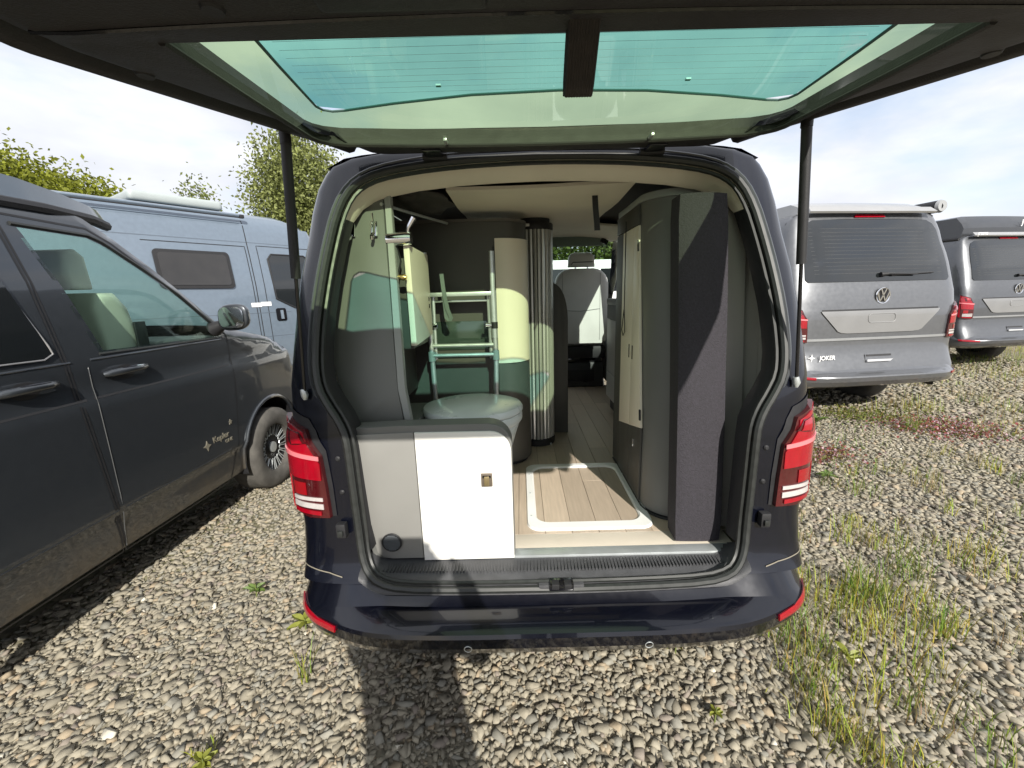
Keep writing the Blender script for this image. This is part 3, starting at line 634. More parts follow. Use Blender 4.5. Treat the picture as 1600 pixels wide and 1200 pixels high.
def tailgate():
    qs = sorted(set([-1+2*i/40 for i in range(41)]+[sg*(1-d/.8) for sg in (-1, 1) for d in (.010, .022, .040, .048, .055, .062, .068, .076, .085, .11, .16)]))
    bm = uv_grid(qs, lin(-1.05, .36, 60))
    for v in bm.verts: v.co.x *= hw(v.co.y)
    bmesh.ops.delete(bm, geom=clip_convex(bm, LIP, 'out', .2), context='FACES')
    for v in bm.verts: v.co.z = trim_z(v.co.x, v.co.y)
    tg = from_bm('tailgate', bm, M_HTRIM, van, 50)
    # outer skin with the same outline, higher, with the window hole
    bm = uv_grid([sg*q for sg in (-1, 1) for q in (1, .98, .94, .9, .85, .7, .5, .3)][:8]+[0]+[.3, .5, .7, .85, .9, .94, .98, 1], lin(-1.05, .36, 30))
    for v in bm.verts: v.co.x *= hw(v.co.y)
    WIN = [(.60, -.455), (.675, .15), (.665, .21), (.61, .255), (.3, .292), (0, .305), (-.3, .292), (-.61, .255), (-.665, .21), (-.675, .15), (-.60, -.455)]
    bmesh.ops.delete(bm, geom=clip_convex(bm, WIN, 'out', .2), context='FACES')
    def zu(x, y): d = hw(y)-abs(x); return zl(y)+.040+.010*max(0, min(1, d/.10))**.6-.012*(x/.8)**2
    for v in bm.verts: v.co.z = zu(v.co.x, v.co.y)
    from_bm('outer_skin', bm, M_NAVY, tg, 50)
    V = []; F = []
    n = len(OUTER)
    for x, y in OUTER: V += [(x, y, trim_z(x, y)), (x*1.004, y, zl(y)+.041)]
    for i in range(n): j = (i+1) % n; F.append((2*i, 2*j, 2*j+1, 2*i+1))
    mesh('skin_edge', V, F, M_NAVY, tg, 50)
    # pane: tinted middle, pale border
    def zp(x, y): return zl(y)+.006-.004*(x/.8)**2
    def dens(P, k=5):
        o = []
        for a, b in zip(P[:-1], P[1:]): o += [(a[0]+(b[0]-a[0])*i/k, a[1]+(b[1]-a[1])*i/k) for i in range(k)]
        return o+[P[-1]]
    V = []; F = []; A, B = dens([(.60, -.475)]+[(x*1.012, y+.004) for x, y in LIP[1:-1]]+[(-.60, -.475)]), dens(GLS); n = len(A)
    for a, b in zip(A, B):
        for q in (0, .25, .5, .75, 1): x, y = a[0]+(b[0]-a[0])*q, a[1]+(b[1]-a[1])*q; V.append((x, y, zp(x, y)))
    for i in range(n-1):
        for j in range(4): F.append((i*5+j, (i+1)*5+j, (i+1)*5+j+1, i*5+j+1))
    mesh('pane_border', V, F, M_BORDG, tg, 50)
    V = []; F = []
    xs = lin(-1, 1, 20); yb = lambda x: interp(abs(x), [0, .18, .35, .470, .500, .515, .518], [-.20, -.185, -.142, -.102, -.098, -.112, -.14])
    for q in xs:
        for r in lin(0, 1, 8): x = q*.517; y0 = -.475; y = y0+(yb(x)-y0)*r; V.append((x*(1-.122*max(0, min(1, (-.14-y)/.335))), y, zp(x, y)))
    for i in range(20):
        for j in range(8): F.append((i*9+j, (i+1)*9+j, (i+1)*9+j+1, i*9+j+1))
    gl = mesh('window_pane', V, F, M_HATCHG, tg, 50)
    tube('pane_gasket', [(x, y, zp(x, y)-.002) for x, y in dens(GLS, 3)], .0026, mat('dark green gasket', (.05, .10, .085), .6, var=.1), tg, 6)
    V = []; F = []
    LW = dens(LIP, 3)
    for x, y in LW: V += [(x*1.004, y+.001, zl(y)-.004), (x*1.03, y+.012, zl(y)+.048)]
    for i in range(len(LW)-1): F.append((2*i, 2*i+2, 2*i+3, 2*i+1))
    mesh('lip_wall', V, F, M_HTRIM, tg, 50)
    tube('lip_bead', [(x, y, zl(y)-.004) for x, y in dens(LIP, 3)], .006, M_HTRIM, tg, 6)
    for k in range(9):
        y = -.21-.03*k; w = .518-.19*(-.14-y)-.02
        tube('heater_wire', [(x, y, zp(x, y)-.001) for x in lin(-w, w, 8)], .00018, M_WIRE, gl, 4)
    for x in (-.30, .315):    # small clips in the surround and white marks on the pane
        box('clip', (x-.005, x+.005), (.215, .250), (zl(.23)-.004, zl(.23)+.004), M_ALU, tg, .002); box('clip', (x-.005, x+.005), (.253, .262), (zl(.25)-.006, zl(.25)+.002), M_BLACK, tg, .001)
        box('pane_mark', (x*.8-.005, x*.8+.005), (-.22, -.212), (zl(-.22)+.012, zl(-.22)+.015), M_TEXTW, gl, 0)
    for s_, x_, y_ in ((-1, .70, -.36), (1, .70, -.36), (-1, .72, -.60), (1, .72, -.60), (-1, .45, -.56), (1, .45, -.56)):
        tube('trim_plug', [(s_*x_, y_, trim_z(s_*x_, y_)+.004), (s_*x_, y_, trim_z(s_*x_, y_)-.004)], [.016, .012], M_BLACK, tg, 14)
    tube('panel_seam', [(x, -.535+.02*(x/.7)**2, trim_z(x, -.53)-.0005) for x in lin(-.72, .72, 24)], .003, M_BLACKG, tg, 5)
    box('handle_recess', (-.32, -.12), (-.62, -.56), (zl(-.6)-.018, zl(-.6)-.004), M_BLACK, tg, .008)
    # inner rib mouldings along the sides
    for s in (-1, 1):
        tube('trim_rib', [(s*(hw(y)-.062), y, trim_z(s*(hw(y)-.062), y)-.002) for y in lin(-1.0, .2, 12)], .006, M_BLACK, tg, 6)
        box('hinge', (s*.36-.03, s*.36+.03), (.30, .43), (1.95, 1.975), M_NAVY, tg, .006)
        tube('hinge_pin', [(s*.36-.04, .372, 1.955), (s*.36+.04, .372, 1.955)], .011, M_BLACK, tg, 10)
    # closing strap
    x0, w = .004, .0215
    path = [(-.530, 1.870), (-.505, 1.840), (-.478, 1.812), (-.462, 1.796), (-.450, 1.790), (-.440, 1.795), (-.444, 1.812), (-.468, 1.840), (-.498, 1.870)]
    V = []; F = []; xs = [x0+w*(-1+2*i/22) for i in range(23)]
    for (y, z) in path:
        for i, x in enumerate(xs): e = .0016 if i % 2 else 0; V.append((x, y-e, z+(.004 if i in (0, 22) else 0)))
    for (y, z) in path:
        for i, x in enumerate(xs): V.append((x, y+.003, z+.003))
    kx = len(xs); npth = len(path); o2 = kx*npth
    for a in range(npth-1):
        for i in range(kx-1):
            q = (a*kx+i, a*kx+i+1, (a+1)*kx+i+1, (a+1)*kx+i); F.append(q); F.append(tuple(o2+t for t in q[::-1]))
    mesh('strap', V, F, mat('webbing', (.035, .030, .028), .8, var=.3, vscale=60, bump=.4, bscale=300), tg, 0)
tailgate()
for s, top in ((-1, (-.712, .10, 1.925)), (1, (.695, .10, 1.935))):
    b = Vector((s*.783, .150, 1.205)); t = Vector(top); mid = t.lerp(b, .50)
    st = tube('gas_strut', [t, mid], .0135, M_BLACK, van, 14)
    tube('strut_rod', [mid, b], .0055, M_BLACKG, st, 10); tube('ball_joint', [b+Vector((-.004, 0, .02)), b, b-Vector((0, 0, .014))], [.009, .012, .006], M_ALU, st, 10)
    tube('ball_joint', [t+Vector((0, 0, .02)), t-Vector((0, 0, .01))], .015, M_BLACK, st, 10)
for s in (-1, 1):
    wheel(van, s*.74, AX_F, s, False); wheel(van, s*.74, AX_R, s, False)
box('underbody', (-.72, .72), (.12, 4.3), (.36, .50), M_BLACK, van, .02)
# inside: floor, linings
fl = box('floor', (-.80, .80), (.155, 2.86), (.53, .594), M_JOINT, van, 0)
random.seed(3)
for k in range(-7, 8):
    x0 = -.0145+.1035*k; y = .30-random.random()*.5
    while y < 2.86:
        y1 = y+random.uniform(.85, 1.25); a, b = max(.30, y), min(2.855, y1)
        if b-a > .03: box('plank', (x0+.0009, x0+.1026), (a+.0008, b-.0008), (.5945, .600), M_PLANK, fl, .0006, 1)
        y = y1
box('threshold', (-.135, .66), (.205, .298), (.594, .6012), M_THR, fl, .002)
box('threshold_rail', (-.135, .655), (.160, .206), (.592, .604), M_ALU, fl, .003)
def tray():
    o = rrect(-.085, .418, .318, .945, .055, 8); i = rrect(-.045, .375, .372, .905, .055, 8); n = len(o)
    V = []; F = []
    for z, P in ((.600, o), (.609, rrect(-.081, .414, .322, .941, .053, 8)), (.609, rrect(-.051, .381, .366, .911, .058, 8)), (.6035, i), (.600, i)):
        for p in P: V.append((p[0], p[1], z))
    for a in range(4):
        for q in range(n): F.append((a*n+q, a*n+(q+1) % n, (a+1)*n+(q+1) % n, (a+1)*n+q))
    return mesh('hatch_frame', V, F, M_TRAY, van, 30)
ft = tray()
for x, y in ((-.066, .42), (-.066, .62), (-.066, .82), (.40, .5), (.40, .8)): tube('screw', [(x, y, .609), (x, y, .6105)], .004, M_ALU, ft, 8)
box('wall_lining', (-.80, -.775), (.30, 2.5), (.6, 1.30), M_LPAN, van, .004); box('wall_lining', (.80, .825), (.36, 1.2), (.6, 1.50), M_LPAN, van, .004)
# ceiling: bed board under the pop-top, headlining forward of it
def sheet(nm, xs, ys, fn, m, par, thk=.012):
    V = []; F = []; a, b = len(xs), len(ys)
    for t in (0, thk):
        for x in xs:
            for y in ys: V.append((x, y, fn(x, y)+t))
    for i in range(a-1):
        for j in range(b-1):
            q = (i*b+j, i*b+j+1, (i+1)*b+j+1, (i+1)*b+j); F.append(q); F.append(tuple(t+a*b for t in q[::-1]))
    for i in range(a-1):
        for j in (0, b-1): F.append((i*b+j, (i+1)*b+j, (i+1)*b+j+a*b, i*b+j+a*b))
    for j in range(b-1):
        for i in (0, a-1): F.append((i*b+j, i*b+j+1, i*b+j+1+a*b, i*b+j+a*b))
    return mesh(nm, V, F, m, par, 40)
cl = sheet('bed_board', lin(-.36, .36, 8), lin(.56, 1.72, 8), lambda x, y: 1.885+.012*(y-.5)+.05*max(0, (x+.05))*max(0, 1.2-y)-.006*math.sin(y*9), M_CREAM, van)
sheet('headlining', lin(-.74, .74, 10), lin(1.70, 2.80, 8), lambda x, y: 1.925+.05*(y-1.76)-.05*(x/.74)**4, M_CREAM, van)
sheet('roof_lining', lin(-.74, .74, 6), lin(.50, 1.80, 4), lambda x, y: 1.968-.05*(x/.74)**4, mat('dark roof lining', (.05, .045, .04), .9, var=.2), van)
tube('roof_strut', [(-.58, .46, 1.83), (-.48, .80, 1.835), (-.42, .92, 1.83)], .006, M_ALU, van, 8)
def ribbon3(nm, pts, w, m, par, thk=.003):
    V = []; F = []
    for p in pts: V += [(p[0]-w, p[1], p[2]), (p[0]+w, p[1], p[2]), (p[0]+w, p[1]+thk, p[2]), (p[0]-w, p[1]+thk, p[2])]
    for i in range(len(pts)-1):
        for j in range(4): F.append((i*4+j, i*4+(j+1) % 4, i*4+4+(j+1) % 4, i*4+4+j))
    return mesh(nm, V, F, m, par, 30)
ribbon3('roof_strap', [(.232, .72, 1.90), (.234, .712, 1.85), (.240, .71, 1.79), (.243, .712, 1.755)], .012, M_BLACK, van)
# windscreen header, sun visor, pillars and dash seen past the seat
box('sun_visor', (.16, .64), (2.66, 2.70), (1.885, 1.965), mat('visor fabric', (.22, .28, .26), .8, var=.06), van, .015)
tube('interior_mirror', [(.62, 2.62, 1.93), (.665, 2.60, 1.90)], .022, M_BLACKG, van, 12)
box('dashboard', (-.72, .72), (3.05, 3.50), (1.02, 1.24), mat('dash plastic', (.05, .052, .055), .6, var=.1), van, .06, 4)
box('door_card', (.74, .79), (2.45, 3.30), (.62, 1.26), mat('door card', (.40, .40, .38), .7, var=.06), van, .02)
tube('window_pillar', [(.775, 2.36, 1.86), (.80, 2.44, 1.28)], .030, mat('pillar cloth', (.45, .47, .45), .8, var=.05), van, 10)
prism('curtain', [(.73, 1.60), (.75, 1.62), (.735, 1.66), (.755, 1.70), (.735, 1.74), (.755, 1.78), (.74, 1.82), (.725, 1.80), (.735, 1.74), (.72, 1.68)], 'z', 1.30, 1.80, mat('lilac curtain', (.46, .40, .50), .85, var=.08), van, 0)

# ------------------------------------------------------------------ furniture in the van
# low cabinet with the white flap
t = thing('low_cabinet', 'low grey cabinet with big white flap and round vent beside the left pillar', 'cabinet', (-.40, .2, .60))
body = prism('cabinet_body', [(-.615, .602), (-.13, .602), (-.13, 1.02)]+[(-.205+.075*math.cos(R(a)), 1.015+.075*math.sin(R(a))) for a in lin(10, 90, 7)]+[(-.50, 1.09), (-.668, 1.085), (-.650, .90), (-.640, .66), (-.630, .62)], 'y', .166, .235, M_GPAN, t, .006, 3)
prism('side_body', [(-.77, .602), (-.48, .602), (-.48, 1.055), (-.77, 1.055)], 'y', .236, .60, M_GPAN, t, .004)
prism('grey_front', [(-.452, .606), (-.452, 1.068), (-.648, 1.064), (-.634, .90), (-.624, .68), (-.610, .630), (-.590, .612), (-.56, .606)], 'y', .160, .1655, mat('mid grey front', (.225, .222, .21), .45, var=.04, vscale=6, bump=.05, bscale=220), t, .0015)
prism('white_flap', [(-.448, .598), (-.133, .598), (-.133, .995)]+[(-.200+.066*math.cos(R(a)), 1.000+.066*math.sin(R(a))) for a in lin(8, 90, 7)]+[(-.448, 1.068)], 'y', .157, .1655, M_WHITE, t, .0015)
VX = -.556
vt = tube('vent_grille', [(VX, .1585, .672), (VX, .154, .672)], .0335, M_BLACK, t, 28)
tube('vent_ring', [(VX+.0325*math.cos(2*PI*i/28), .154, .672+.0325*math.sin(2*PI*i/28)) for i in range(28)], .003, M_BLACK, vt, 6, True)
for k in range(-5, 6):
    z = .672+k*.0052; w = math.sqrt(max(0, .029**2-(k*.0052)**2)); box('slat', (VX-w, VX+w), (.1505, .1545), (z-.0014, z+.0014), mat('vent slat', (.09, .10, .11), .5, var=.1), vt, 0)
lk = box('latch', (-.236, -.198), (.1515, .158), (.873, .921), mat('bronze plate', (.24, .20, .16), .35, .6, var=.1), t, .003)
box('latch_knob', (-.226, -.208), (.143, .153), (.878, .912), mat('brass knob', (.45, .36, .20), .3, .8, var=.1), lk, .004); box('latch_slot', (-.231, -.203), (.1495, .1525), (.905, .914), M_BLACKG, lk, .001)

# tall washroom cabinet
t = thing('washroom_cabinet', 'tall grey washroom panel with two chrome hooks and mixer tap', 'cabinet', (-.6, .3, .60))
prism('tall_panel', [(-.518, 1.050), (-.533, 1.185), (-.574, 1.862), (-.640, 1.858), (-.680, 1.83), (-.708, 1.77), (-.730, 1.61), (-.752, 1.29), (-.73, 1.15), (-.685, 1.09), (-.68, 1.05)], 'y', .302, .322, M_GPAN, t, .004)
prism('edge_strip', [(-.516, 1.050), (-.531, 1.185), (-.572, 1.868), (-.547, 1.868), (-.506, 1.185), (-.491, 1.050)], 'y', .300, .328, mat('grey edge', (.30, .31, .30), .45, var=.04), t, .003)
for x in (-.684, -.604):
    hk = box('coat_hook', (x-.013, x-.003), (.294, .302), (1.716, 1.769), M_CHROME, t, .003); box('hook_arm', (x+.002, x+.012), (.294, .302), (1.716, 1.769), M_CHROME, hk, .003)
    tube('hook_tip', [(x-.004, .296, 1.726), (x, .284, 1.711), (x, .274, 1.706), (x+.002, .267, 1.716)], .006, M_CHROME, hk, 8); tube('hook_pin', [(x-.004, .296, 1.769), (x-.006, .293, 1.798)], .003, M_CHROME, hk, 6)
for ch in t.children_recursive:
    for vv in ch.data.vertices: vv.co.y += .17*max(0, (vv.co.z+.60-1.30)/.56)
box('side_wall', (-.745, -.62), (.53, .94), (1.05, 1.72), M_DPAN, t, .004); box('upper_wall', (-.755, -.735), (.52, 1.30), (1.60, 1.91), M_DPAN, t, .002)
wdoor = prism('white_door', [(.455, 1.318), (.765, 1.333), (.765, 1.678), (.455, 1.688)], 'x', -.512, -.490, M_IVORY, t, .003)
for z in (1.46, 1.49): box('door_slot', (-.4905, -.4875), (.722, .732), (z-.009, z+.009), M_BLACKG, wdoor, .001)
box('shelf_back', (-.61, -.514), (.50, .77), (1.30, 1.69), M_DPAN, t, .003)
box('mirror_plate', (-.566, -.558), (.452, .480), (1.43, 1.73), M_ALU, t, .001)
tp_ = tube('tap_body', [(-.565, .447, 1.705), (-.495, .447, 1.709), (-.478, .447, 1.709)], [.024, .025, .022], M_CHROME, t, 18)
tube('tap_lever', [(-.492, .447, 1.722), (-.486, .445, 1.745), (-.462, .443, 1.779)], [.007, .007, .010], M_CHROME, tp_, 8)
tube('water_fitting', [(-.548, .430, 1.576), (-.527, .430, 1.574), (-.513, .430, 1.572), (-.502, .430, 1.571)], [.011, .009, .012, .008], M_BRASS, t, 10)
tube('hose', [(-.545, .457, 1.69), (-.535, .457, 1.63), (-.545, .440, 1.58)], .013, M_BLACK, t, 8)
# bag of soft stuff under the roof on the left
def lumpy(nm, c, r, m, seed, parent=None):
    bm = bmesh.new(); bmesh.ops.create_icosphere(bm, subdivisions=4, radius=1)
    for v in bm.verts:
        n = mnoise.noise(v.co*1.7+Vector((seed, 0, 0)))*.35+mnoise.noise(v.co*5+Vector((seed, 3, 0)))*.12; p = v.co*(1+n); v.co = Vector((c[0]+p.x*r[0], c[1]+p.y*r[1], c[2]+p.z*r[2]))
    return from_bm(nm, bm, m, parent, 80)
OFF = Vector((0, 0, 0))
b_ = lumpy('canvas_bellows', (-.50, .80, 1.905), (.13, .22, .045), mat('bellows cloth', (.055, .052, .048), .9, var=.3, vscale=14), 4.2); tag(b_, 'crumpled dark canvas hanging under the roof above the mixer tap', 'canvas')
# shower and wardrobe column behind the ladder
t = thing('rounded_cupboard', 'anthracite cupboard with rounded corner and ivory door behind the aluminium ladder', 'cupboard', (-.4, 1.05, .60))
def colpoly(x0, x1, y0, y1, r, n=10): return rrect(x0, x1, y0, y1, [.02, .01, .01, r], n)
prism('carcass', colpoly(-.77, -.055, .95, 1.22, .13), 'z', .622, 1.838, M_DPAN, t, .003)
prism('top_trim', colpoly(-.77, -.052, .947, 1.22, .13), 'z', 1.839, 1.852, mat('top trim', (.11, .10, .09), .5, var=.1), t, .002)
prism('plinth', colpoly(-.77, -.065, .96, 1.22, .13), 'z', .60, .621, M_BLACK, t, .002)
def curved_door(nm, z0, z1, a0, m, par, x1=-.055, y0=.95, r=.13, thk=.008, start=-.205):
    pts = [(start, y0)]+[(x1-r+r*math.cos(R(a)), y0+r+r*math.sin(R(a))) for a in lin(-90, 0, 12)]+[(x1, y0+r+.06)]
    out_ = [(start, y0-thk)]+[(x1-r+(r+thk)*math.cos(R(a)), y0+r+(r+thk)*math.sin(R(a))) for a in lin(-90, 0, 12)]+[(x1+thk, y0+r+.06)]
    return prism(nm, out_+pts[::-1], 'z', z0, z1, m, par, .0015)
cd = curved_door('curved_door', 1.160, 1.762, 0, M_IVORY, t)
curved_door('lower_door', .626, 1.156, 0, mat('anthracite door', (.085, .080, .072), .48, var=.06, bump=.05, bscale=220), t)
for z in (1.20, 1.70): box('hinge', (-.2155, -.207), (.9425, .9495), (z-.025, z+.025), M_BLACK, t, .002)
tube('push_knob', [(-.222, .9495, 1.318), (-.222, .938, 1.318)], .009, M_TEXTW, t, 12)
box('dark_mirror', (-.55, -.235), (.9425, .9485), (1.235, 1.375), mat('smoked mirror', (.10, .14, .12), .12, .6, var=.08), t, .001)
# ladder
t = thing('folding_ladder', 'aluminium folding ladder standing behind the toilet', 'ladder', (-.37, .84, .60))
for sx, x in ((-1, -.522), (1, -.216)):
    rl = tube('rail', [(x, .845, 1.695), (x, .845, 1.52), (x+.004, .845, 1.20), (x+.010*-sx, .84, .62)], .0120, M_ALU, t, 12)
    tube('upper_tube', [(x, .845, 1.52), (x+.002, .845, 1.30)], .0150, M_ALU, rl, 12)
    tube('joint_sleeve', [(x+.003, .843, 1.24), (x+.004, .843, 1.195)], .017, mat('grey joint', (.25, .27, .27), .5, var=.05), rl, 12); tube('joint_sleeve', [(x+.003, .843, 1.375), (x+.003, .843, 1.345)], .0155, M_BLACK, rl, 12)
    tube('inner_rail', [(x-sx*.024, .862, 1.50), (x-sx*.020, .862, 1.20)], .008, M_ALU, rl, 8)
    tube('wing_bolt', [(x-sx*.012, .845, 1.36), (x-sx*.038, .845, 1.362)], [.007, .012], M_CHROME, rl, 10)
box('tread', (-.515, -.222), (.825, .885), (1.497, 1.516), M_ALU, t, .004); box('tread', (-.505, -.232), (.86, .90), (1.470, 1.480), M_ALU, t, .003)
for z, y in ((1.268, .845), (1.222, .838)): tube('rung', [(-.515, y, z), (-.222, y, z)], .0095, M_ALU, t, 12)
ribbon3('strap', [(-.445, .822, 1.60), (-.441, .820, 1.54), (-.436, .815, 1.50), (-.425, .812, 1.44), (-.412, .815, 1.40), (-.420, .818, 1.385), (-.434, .820, 1.40), (-.440, .822, 1.50)], .009, mat('grey strap', (.12, .15, .14), .8, var=.2), t)
# toilet
t = thing('toilet', 'pale grey round-lidded toilet tucked behind the white flap', 'toilet', (-.29, .56, .60))
cx, cy = -.295, .515
lathe('bowl', [(.10, 0), (.12, .02), (.125, .12), (.14, .22), (.175, .34), (.19, .385), (.188, .392)], (cx, cy, .602), M_TOILET, t, 40, 'z', (1.0, .92))
lathe('seat_ring', [(.196, .0), (.202, .008), (.202, .030), (.198, .038)], (cx, cy, .996), M_TOILET, t, 44, 'z', (1.0, .92))
lathe('lid', [(.198, .0), (.2045, .006), (.2045, .018), (.198, .028), (.17, .036), (.10, .041), (.02, .043)], (cx, cy, 1.036), M_TOILET, t, 44, 'z', (1.0, .92))
# roller shutter cabinet
t = thing('roller_shutter_cabinet', 'slim cylindrical cabinet with vertical silver roller shutter slats', 'cabinet', (.02, 1.25, .60))
CX, CY, RR = .0, 1.325, .098
lathe('core', [(RR-.012, 0), (RR-.012, 1.26)], (CX, CY, .64), M_BLACK, t, 40)
lathe('base_ring', [(RR+.004, 0), (RR+.006, .01), (RR+.006, .035), (RR+.001, .04)], (CX, CY, .602), M_BLACK, t, 40); lathe('top_ring', [(RR+.002, 0), (RR+.005, .006), (RR+.005, .03), (RR, .036)], (CX, CY, 1.84), M_BLACK, t, 40)
sm = mat('shutter slat', (.56, .56, .54), .36, .55, var=.04, vscale=5, stretch=(3, 3, .6))
for k in range(26):
    a = R(-200+360*k/26-8); a1 = a+R(360/26*.86); am = (a+a1)/2; P = [(CX+(RR-.008)*math.cos(a), CY+(RR-.008)*math.sin(a)), (CX+(RR-.008)*math.cos(a1), CY+(RR-.008)*math.sin(a1)), (CX+RR*math.cos(a1-.02), CY+RR*math.sin(a1-.02)), (CX+(RR+.0035)*math.cos(am), CY+(RR+.0035)*math.sin(am)), (CX+RR*math.cos(a+.02), CY+RR*math.sin(a+.02))]
    prism('slat', P, 'z', .645, 1.838, sm, t, .0)
tube('foot_pin', [(.075, 1.25, .600), (.075, 1.25, .614)], .005, M_ALU, t, 8); box('maker_plate', (-.055, -.03), (1.225, 1.233), (1.852, 1.866), M_TEXTW, t, .001)
# partition beyond the shutter
t = thing('partition_panel', 'dark partition with curved top edge beyond the roller shutter cabinet', 'panel', (.14, 1.6, .60))
prism('board', [(.06, .602), (.203, .602), (.203, 1.33)]+[(.12+.083*math.cos(R(a)), 1.33+.22*math.sin(R(a))) for a in lin(0, 80, 7)]+[(.06, 1.60)], 'y', 1.47, 1.50, M_DPAN, t, .004)
# right wardrobe
t = thing('tall_wardrobe', 'tall grey wardrobe with ivory double doors filling the right of the doorway', 'wardrobe', (.6, .6, .60))
def wpoly(e=0): return [(.405-e, 1.02), (.405-e, .50)]+[(.405-e+.13+(.13)*math.cos(R(a)), .42+(.13+e)*math.sin(R(a))*1.05+.08) for a in lin(180, 262, 10)][1:]+[(.60, .350-e), (.72, .345-e), (.735, .36-e), (.735, 1.02)]
prism('carcass', wpoly(), 'z', .615, 1.845, M_GPAN, t, .003)
prism('top_rim', wpoly(.004), 'z', 1.846, 1.872, mat('rim grey', (.33, .35, .34), .45, var=.04), t, .004)
prism('plinth', wpoly(-.006), 'z', .60, .614, M_BLACK, t, .001)
tube('floor_seal', [(x, y, .606) for x, y in wpoly(.004)[:-2]], .005, M_BLACK, t, 6)
prism('head_panel', [(.52, 1.765), (.52, 1.842), (1.02, 1.842), (1.02, 1.765)], 'x', .397, .4045, M_DPAN, t, .001)
for a, b in ((.508, .690), (.694, .88)):
    d = prism('ivory_door', [(a, .945 if a < .6 else .902), (b, .902 if a < .6 else .86), (b, 1.76), (a, 1.76)], 'x', .394, .4045, M_IVORY, t, .002)
    box('slot_handle', (.3915, .3945), ((b-.03) if a < .6 else (a+.02), (b-.02) if a < .6 else (a+.03)), (1.21, 1.27), M_BLACKG, d, .001)
    prism('lower_panel', [(a, .62), (b, .62), (b, .90 if a < .6 else .858), (a, .942 if a < .6 else .90)], 'x', .396, .4045, M_DPAN, t, .002)
prism('drawer_front', [(.884, .62), (1.018, .62), (1.018, 1.76), (.884, 1.76)], 'x', .397, .4045, M_DPAN, t, .002)
for z in (1.68, 1.0): box('hinge', (.389, .396), (.500, .512), (z-.022, z+.022), M_BLACK, t, .002)
kl = box('key_lock', (.390, .396), (.60, .612), (.83, .862), M_CHROME, t, .001)
pts = [(.385, .80, 1.80), (.386, .80, 1.60), (.386, .798, 1.42)]
tube('hanging_cord', pts+[(.384, .775, 1.36), (.384, .77, 1.32), (.384, .80, 1.30), (.384, .825, 1.325), (.385, .815, 1.37), (.386, .801, 1.42)], .0022, M_BLACK, t, 6)
prism('rear_panel', [(.625, .604), (.735, .604), (.735, 1.80), (.625, 1.80)], 'y', .312, .343, M_LPAN, t, .006)
prism('end_panel', [(.737, .602), (.80, .602), (.80, 1.40), (.785, 1.62), (.755, 1.80), (.737, 1.80)], 'y', .352, .50, M_LPAN, t, .004)
for ch in t.children_recursive:
    for vv in ch.data.vertices:
        yw, zw = vv.co.y+.6, vv.co.z+.6
        if yw < .62: vv.co.y += .15*max(0, (zw-.95)/.90)*min(1, (.62-yw)/.12)
# cushion leaning on the wardrobe
OFF = Vector((0, 0, 0))
def cushion():
    bm = bmesh.new(); bmesh.ops.create_cube(bm, size=1)
    bmesh.ops.subdivide_edges(bm, edges=bm.edges[:], cuts=14, use_grid_fill=True)
    for v in bm.verts:
        x, y, z = v.co.x*2, v.co.y*2, v.co.z*2
        bul = (1-x**4)*(1-z**8)*.010*(1 if abs(y) > .99 else 0)*np.sign(y); cr = 1-.05*max(0, abs(z)-.93)/.07*x*x
        zz0 = 1.222+.618*z
        px = .5335+.083*x*cr*(1-.03*max(0, y)); zz = 1.212+.608*z*(1-.008*x*x)
        yy = .262+.044*y+bul+.135*max(0, (zz-.62)/1.2)**1.3+.003*mnoise.noise(Vector((px*9, zz*5, 0)))
        v.co = (px, yy, zz)
    return from_bm('foam_cushion', bm, M_CUSH, None, 50)
c_ = cushion(); tag(c_, 'long charcoal fabric mattress cushion standing upright against the wardrobe', 'cushion')
# kitchen
t = thing('kitchen_unit', 'kitchen unit with dark worktop and pale drawers below the side window', 'kitchen unit', (.68, 1.7, .60))
box('carcass', (.58, .80), (1.12, 2.06), (.70, 1.40), M_DPAN, t, .004); box('worktop', (.565, .80), (1.10, 2.08), (1.401, 1.445), mat('worktop', (.13, .13, .125), .3, var=.2, vscale=30), t, .006); box('plinth', (.60, .80), (1.13, 2.05), (.602, .70), M_BLACK, t, .003)
box('front_rail', (.566, .580), (1.12, 2.06), (1.30, 1.40), M_DPAN, t, .003)
for a, b in ((1.125, 1.59), (1.594, 2.055)):
    for z0, z1 in ((.905, 1.295), (.705, .90)): box('drawer', (.568, .581), (a, b), (z0, z1), mat('pale drawer', (.50, .49, .45), .4, var=.04), t, .002)
# front seat
t = thing('passenger_seat', 'pale grey leather front seat seen from behind at the end of the aisle', 'seat', (.465, 2.75, .60))
def slab(nm, prof, y0, y1, m, par, r=.05):
    return prism(nm, prof, 'y', y0, y1, m, par, .03, 4)
slab('backrest', rrect(.232, .706, 1.03, 1.70, [.13, .13, .05, .05], 8), 2.72, 2.86, M_SEAT, t)
hd = slab('headrest', [(.35, 1.715), (.59, 1.715), (.585, 1.80)]+[(.54+.035*math.cos(R(a)), 1.805+.035*math.sin(R(a))) for a in (20, 60, 90)]+[(.40+.035*math.cos(R(a)), 1.805+.035*math.sin(R(a))) for a in (90, 120, 160)]+[(.355, 1.80)], 2.74, 2.84, M_SEAT, t)
for x in (.42, .53): tube('headrest_rod', [(x, 2.79, 1.66), (x, 2.79, 1.73)], .008, M_CHROME, hd, 8)
tube('headrest_seam', [(.375, 2.738, 1.735), (.39, 2.736, 1.755), (.57, 2.736, 1.757)], .0035, M_BLACK, hd, 6)
for x in (.295, .635): tube('seam', [(x, 2.7185, 1.06), (x, 2.7185, 1.66)], .0025, mat('seam', (.36, .37, .36), .8, var=.05), t, 5)
tube('seam', [(.295, 2.718, 1.335), (.46, 2.717, 1.325), (.635, 2.718, 1.345)], .004, MATS['seam'], t, 5)
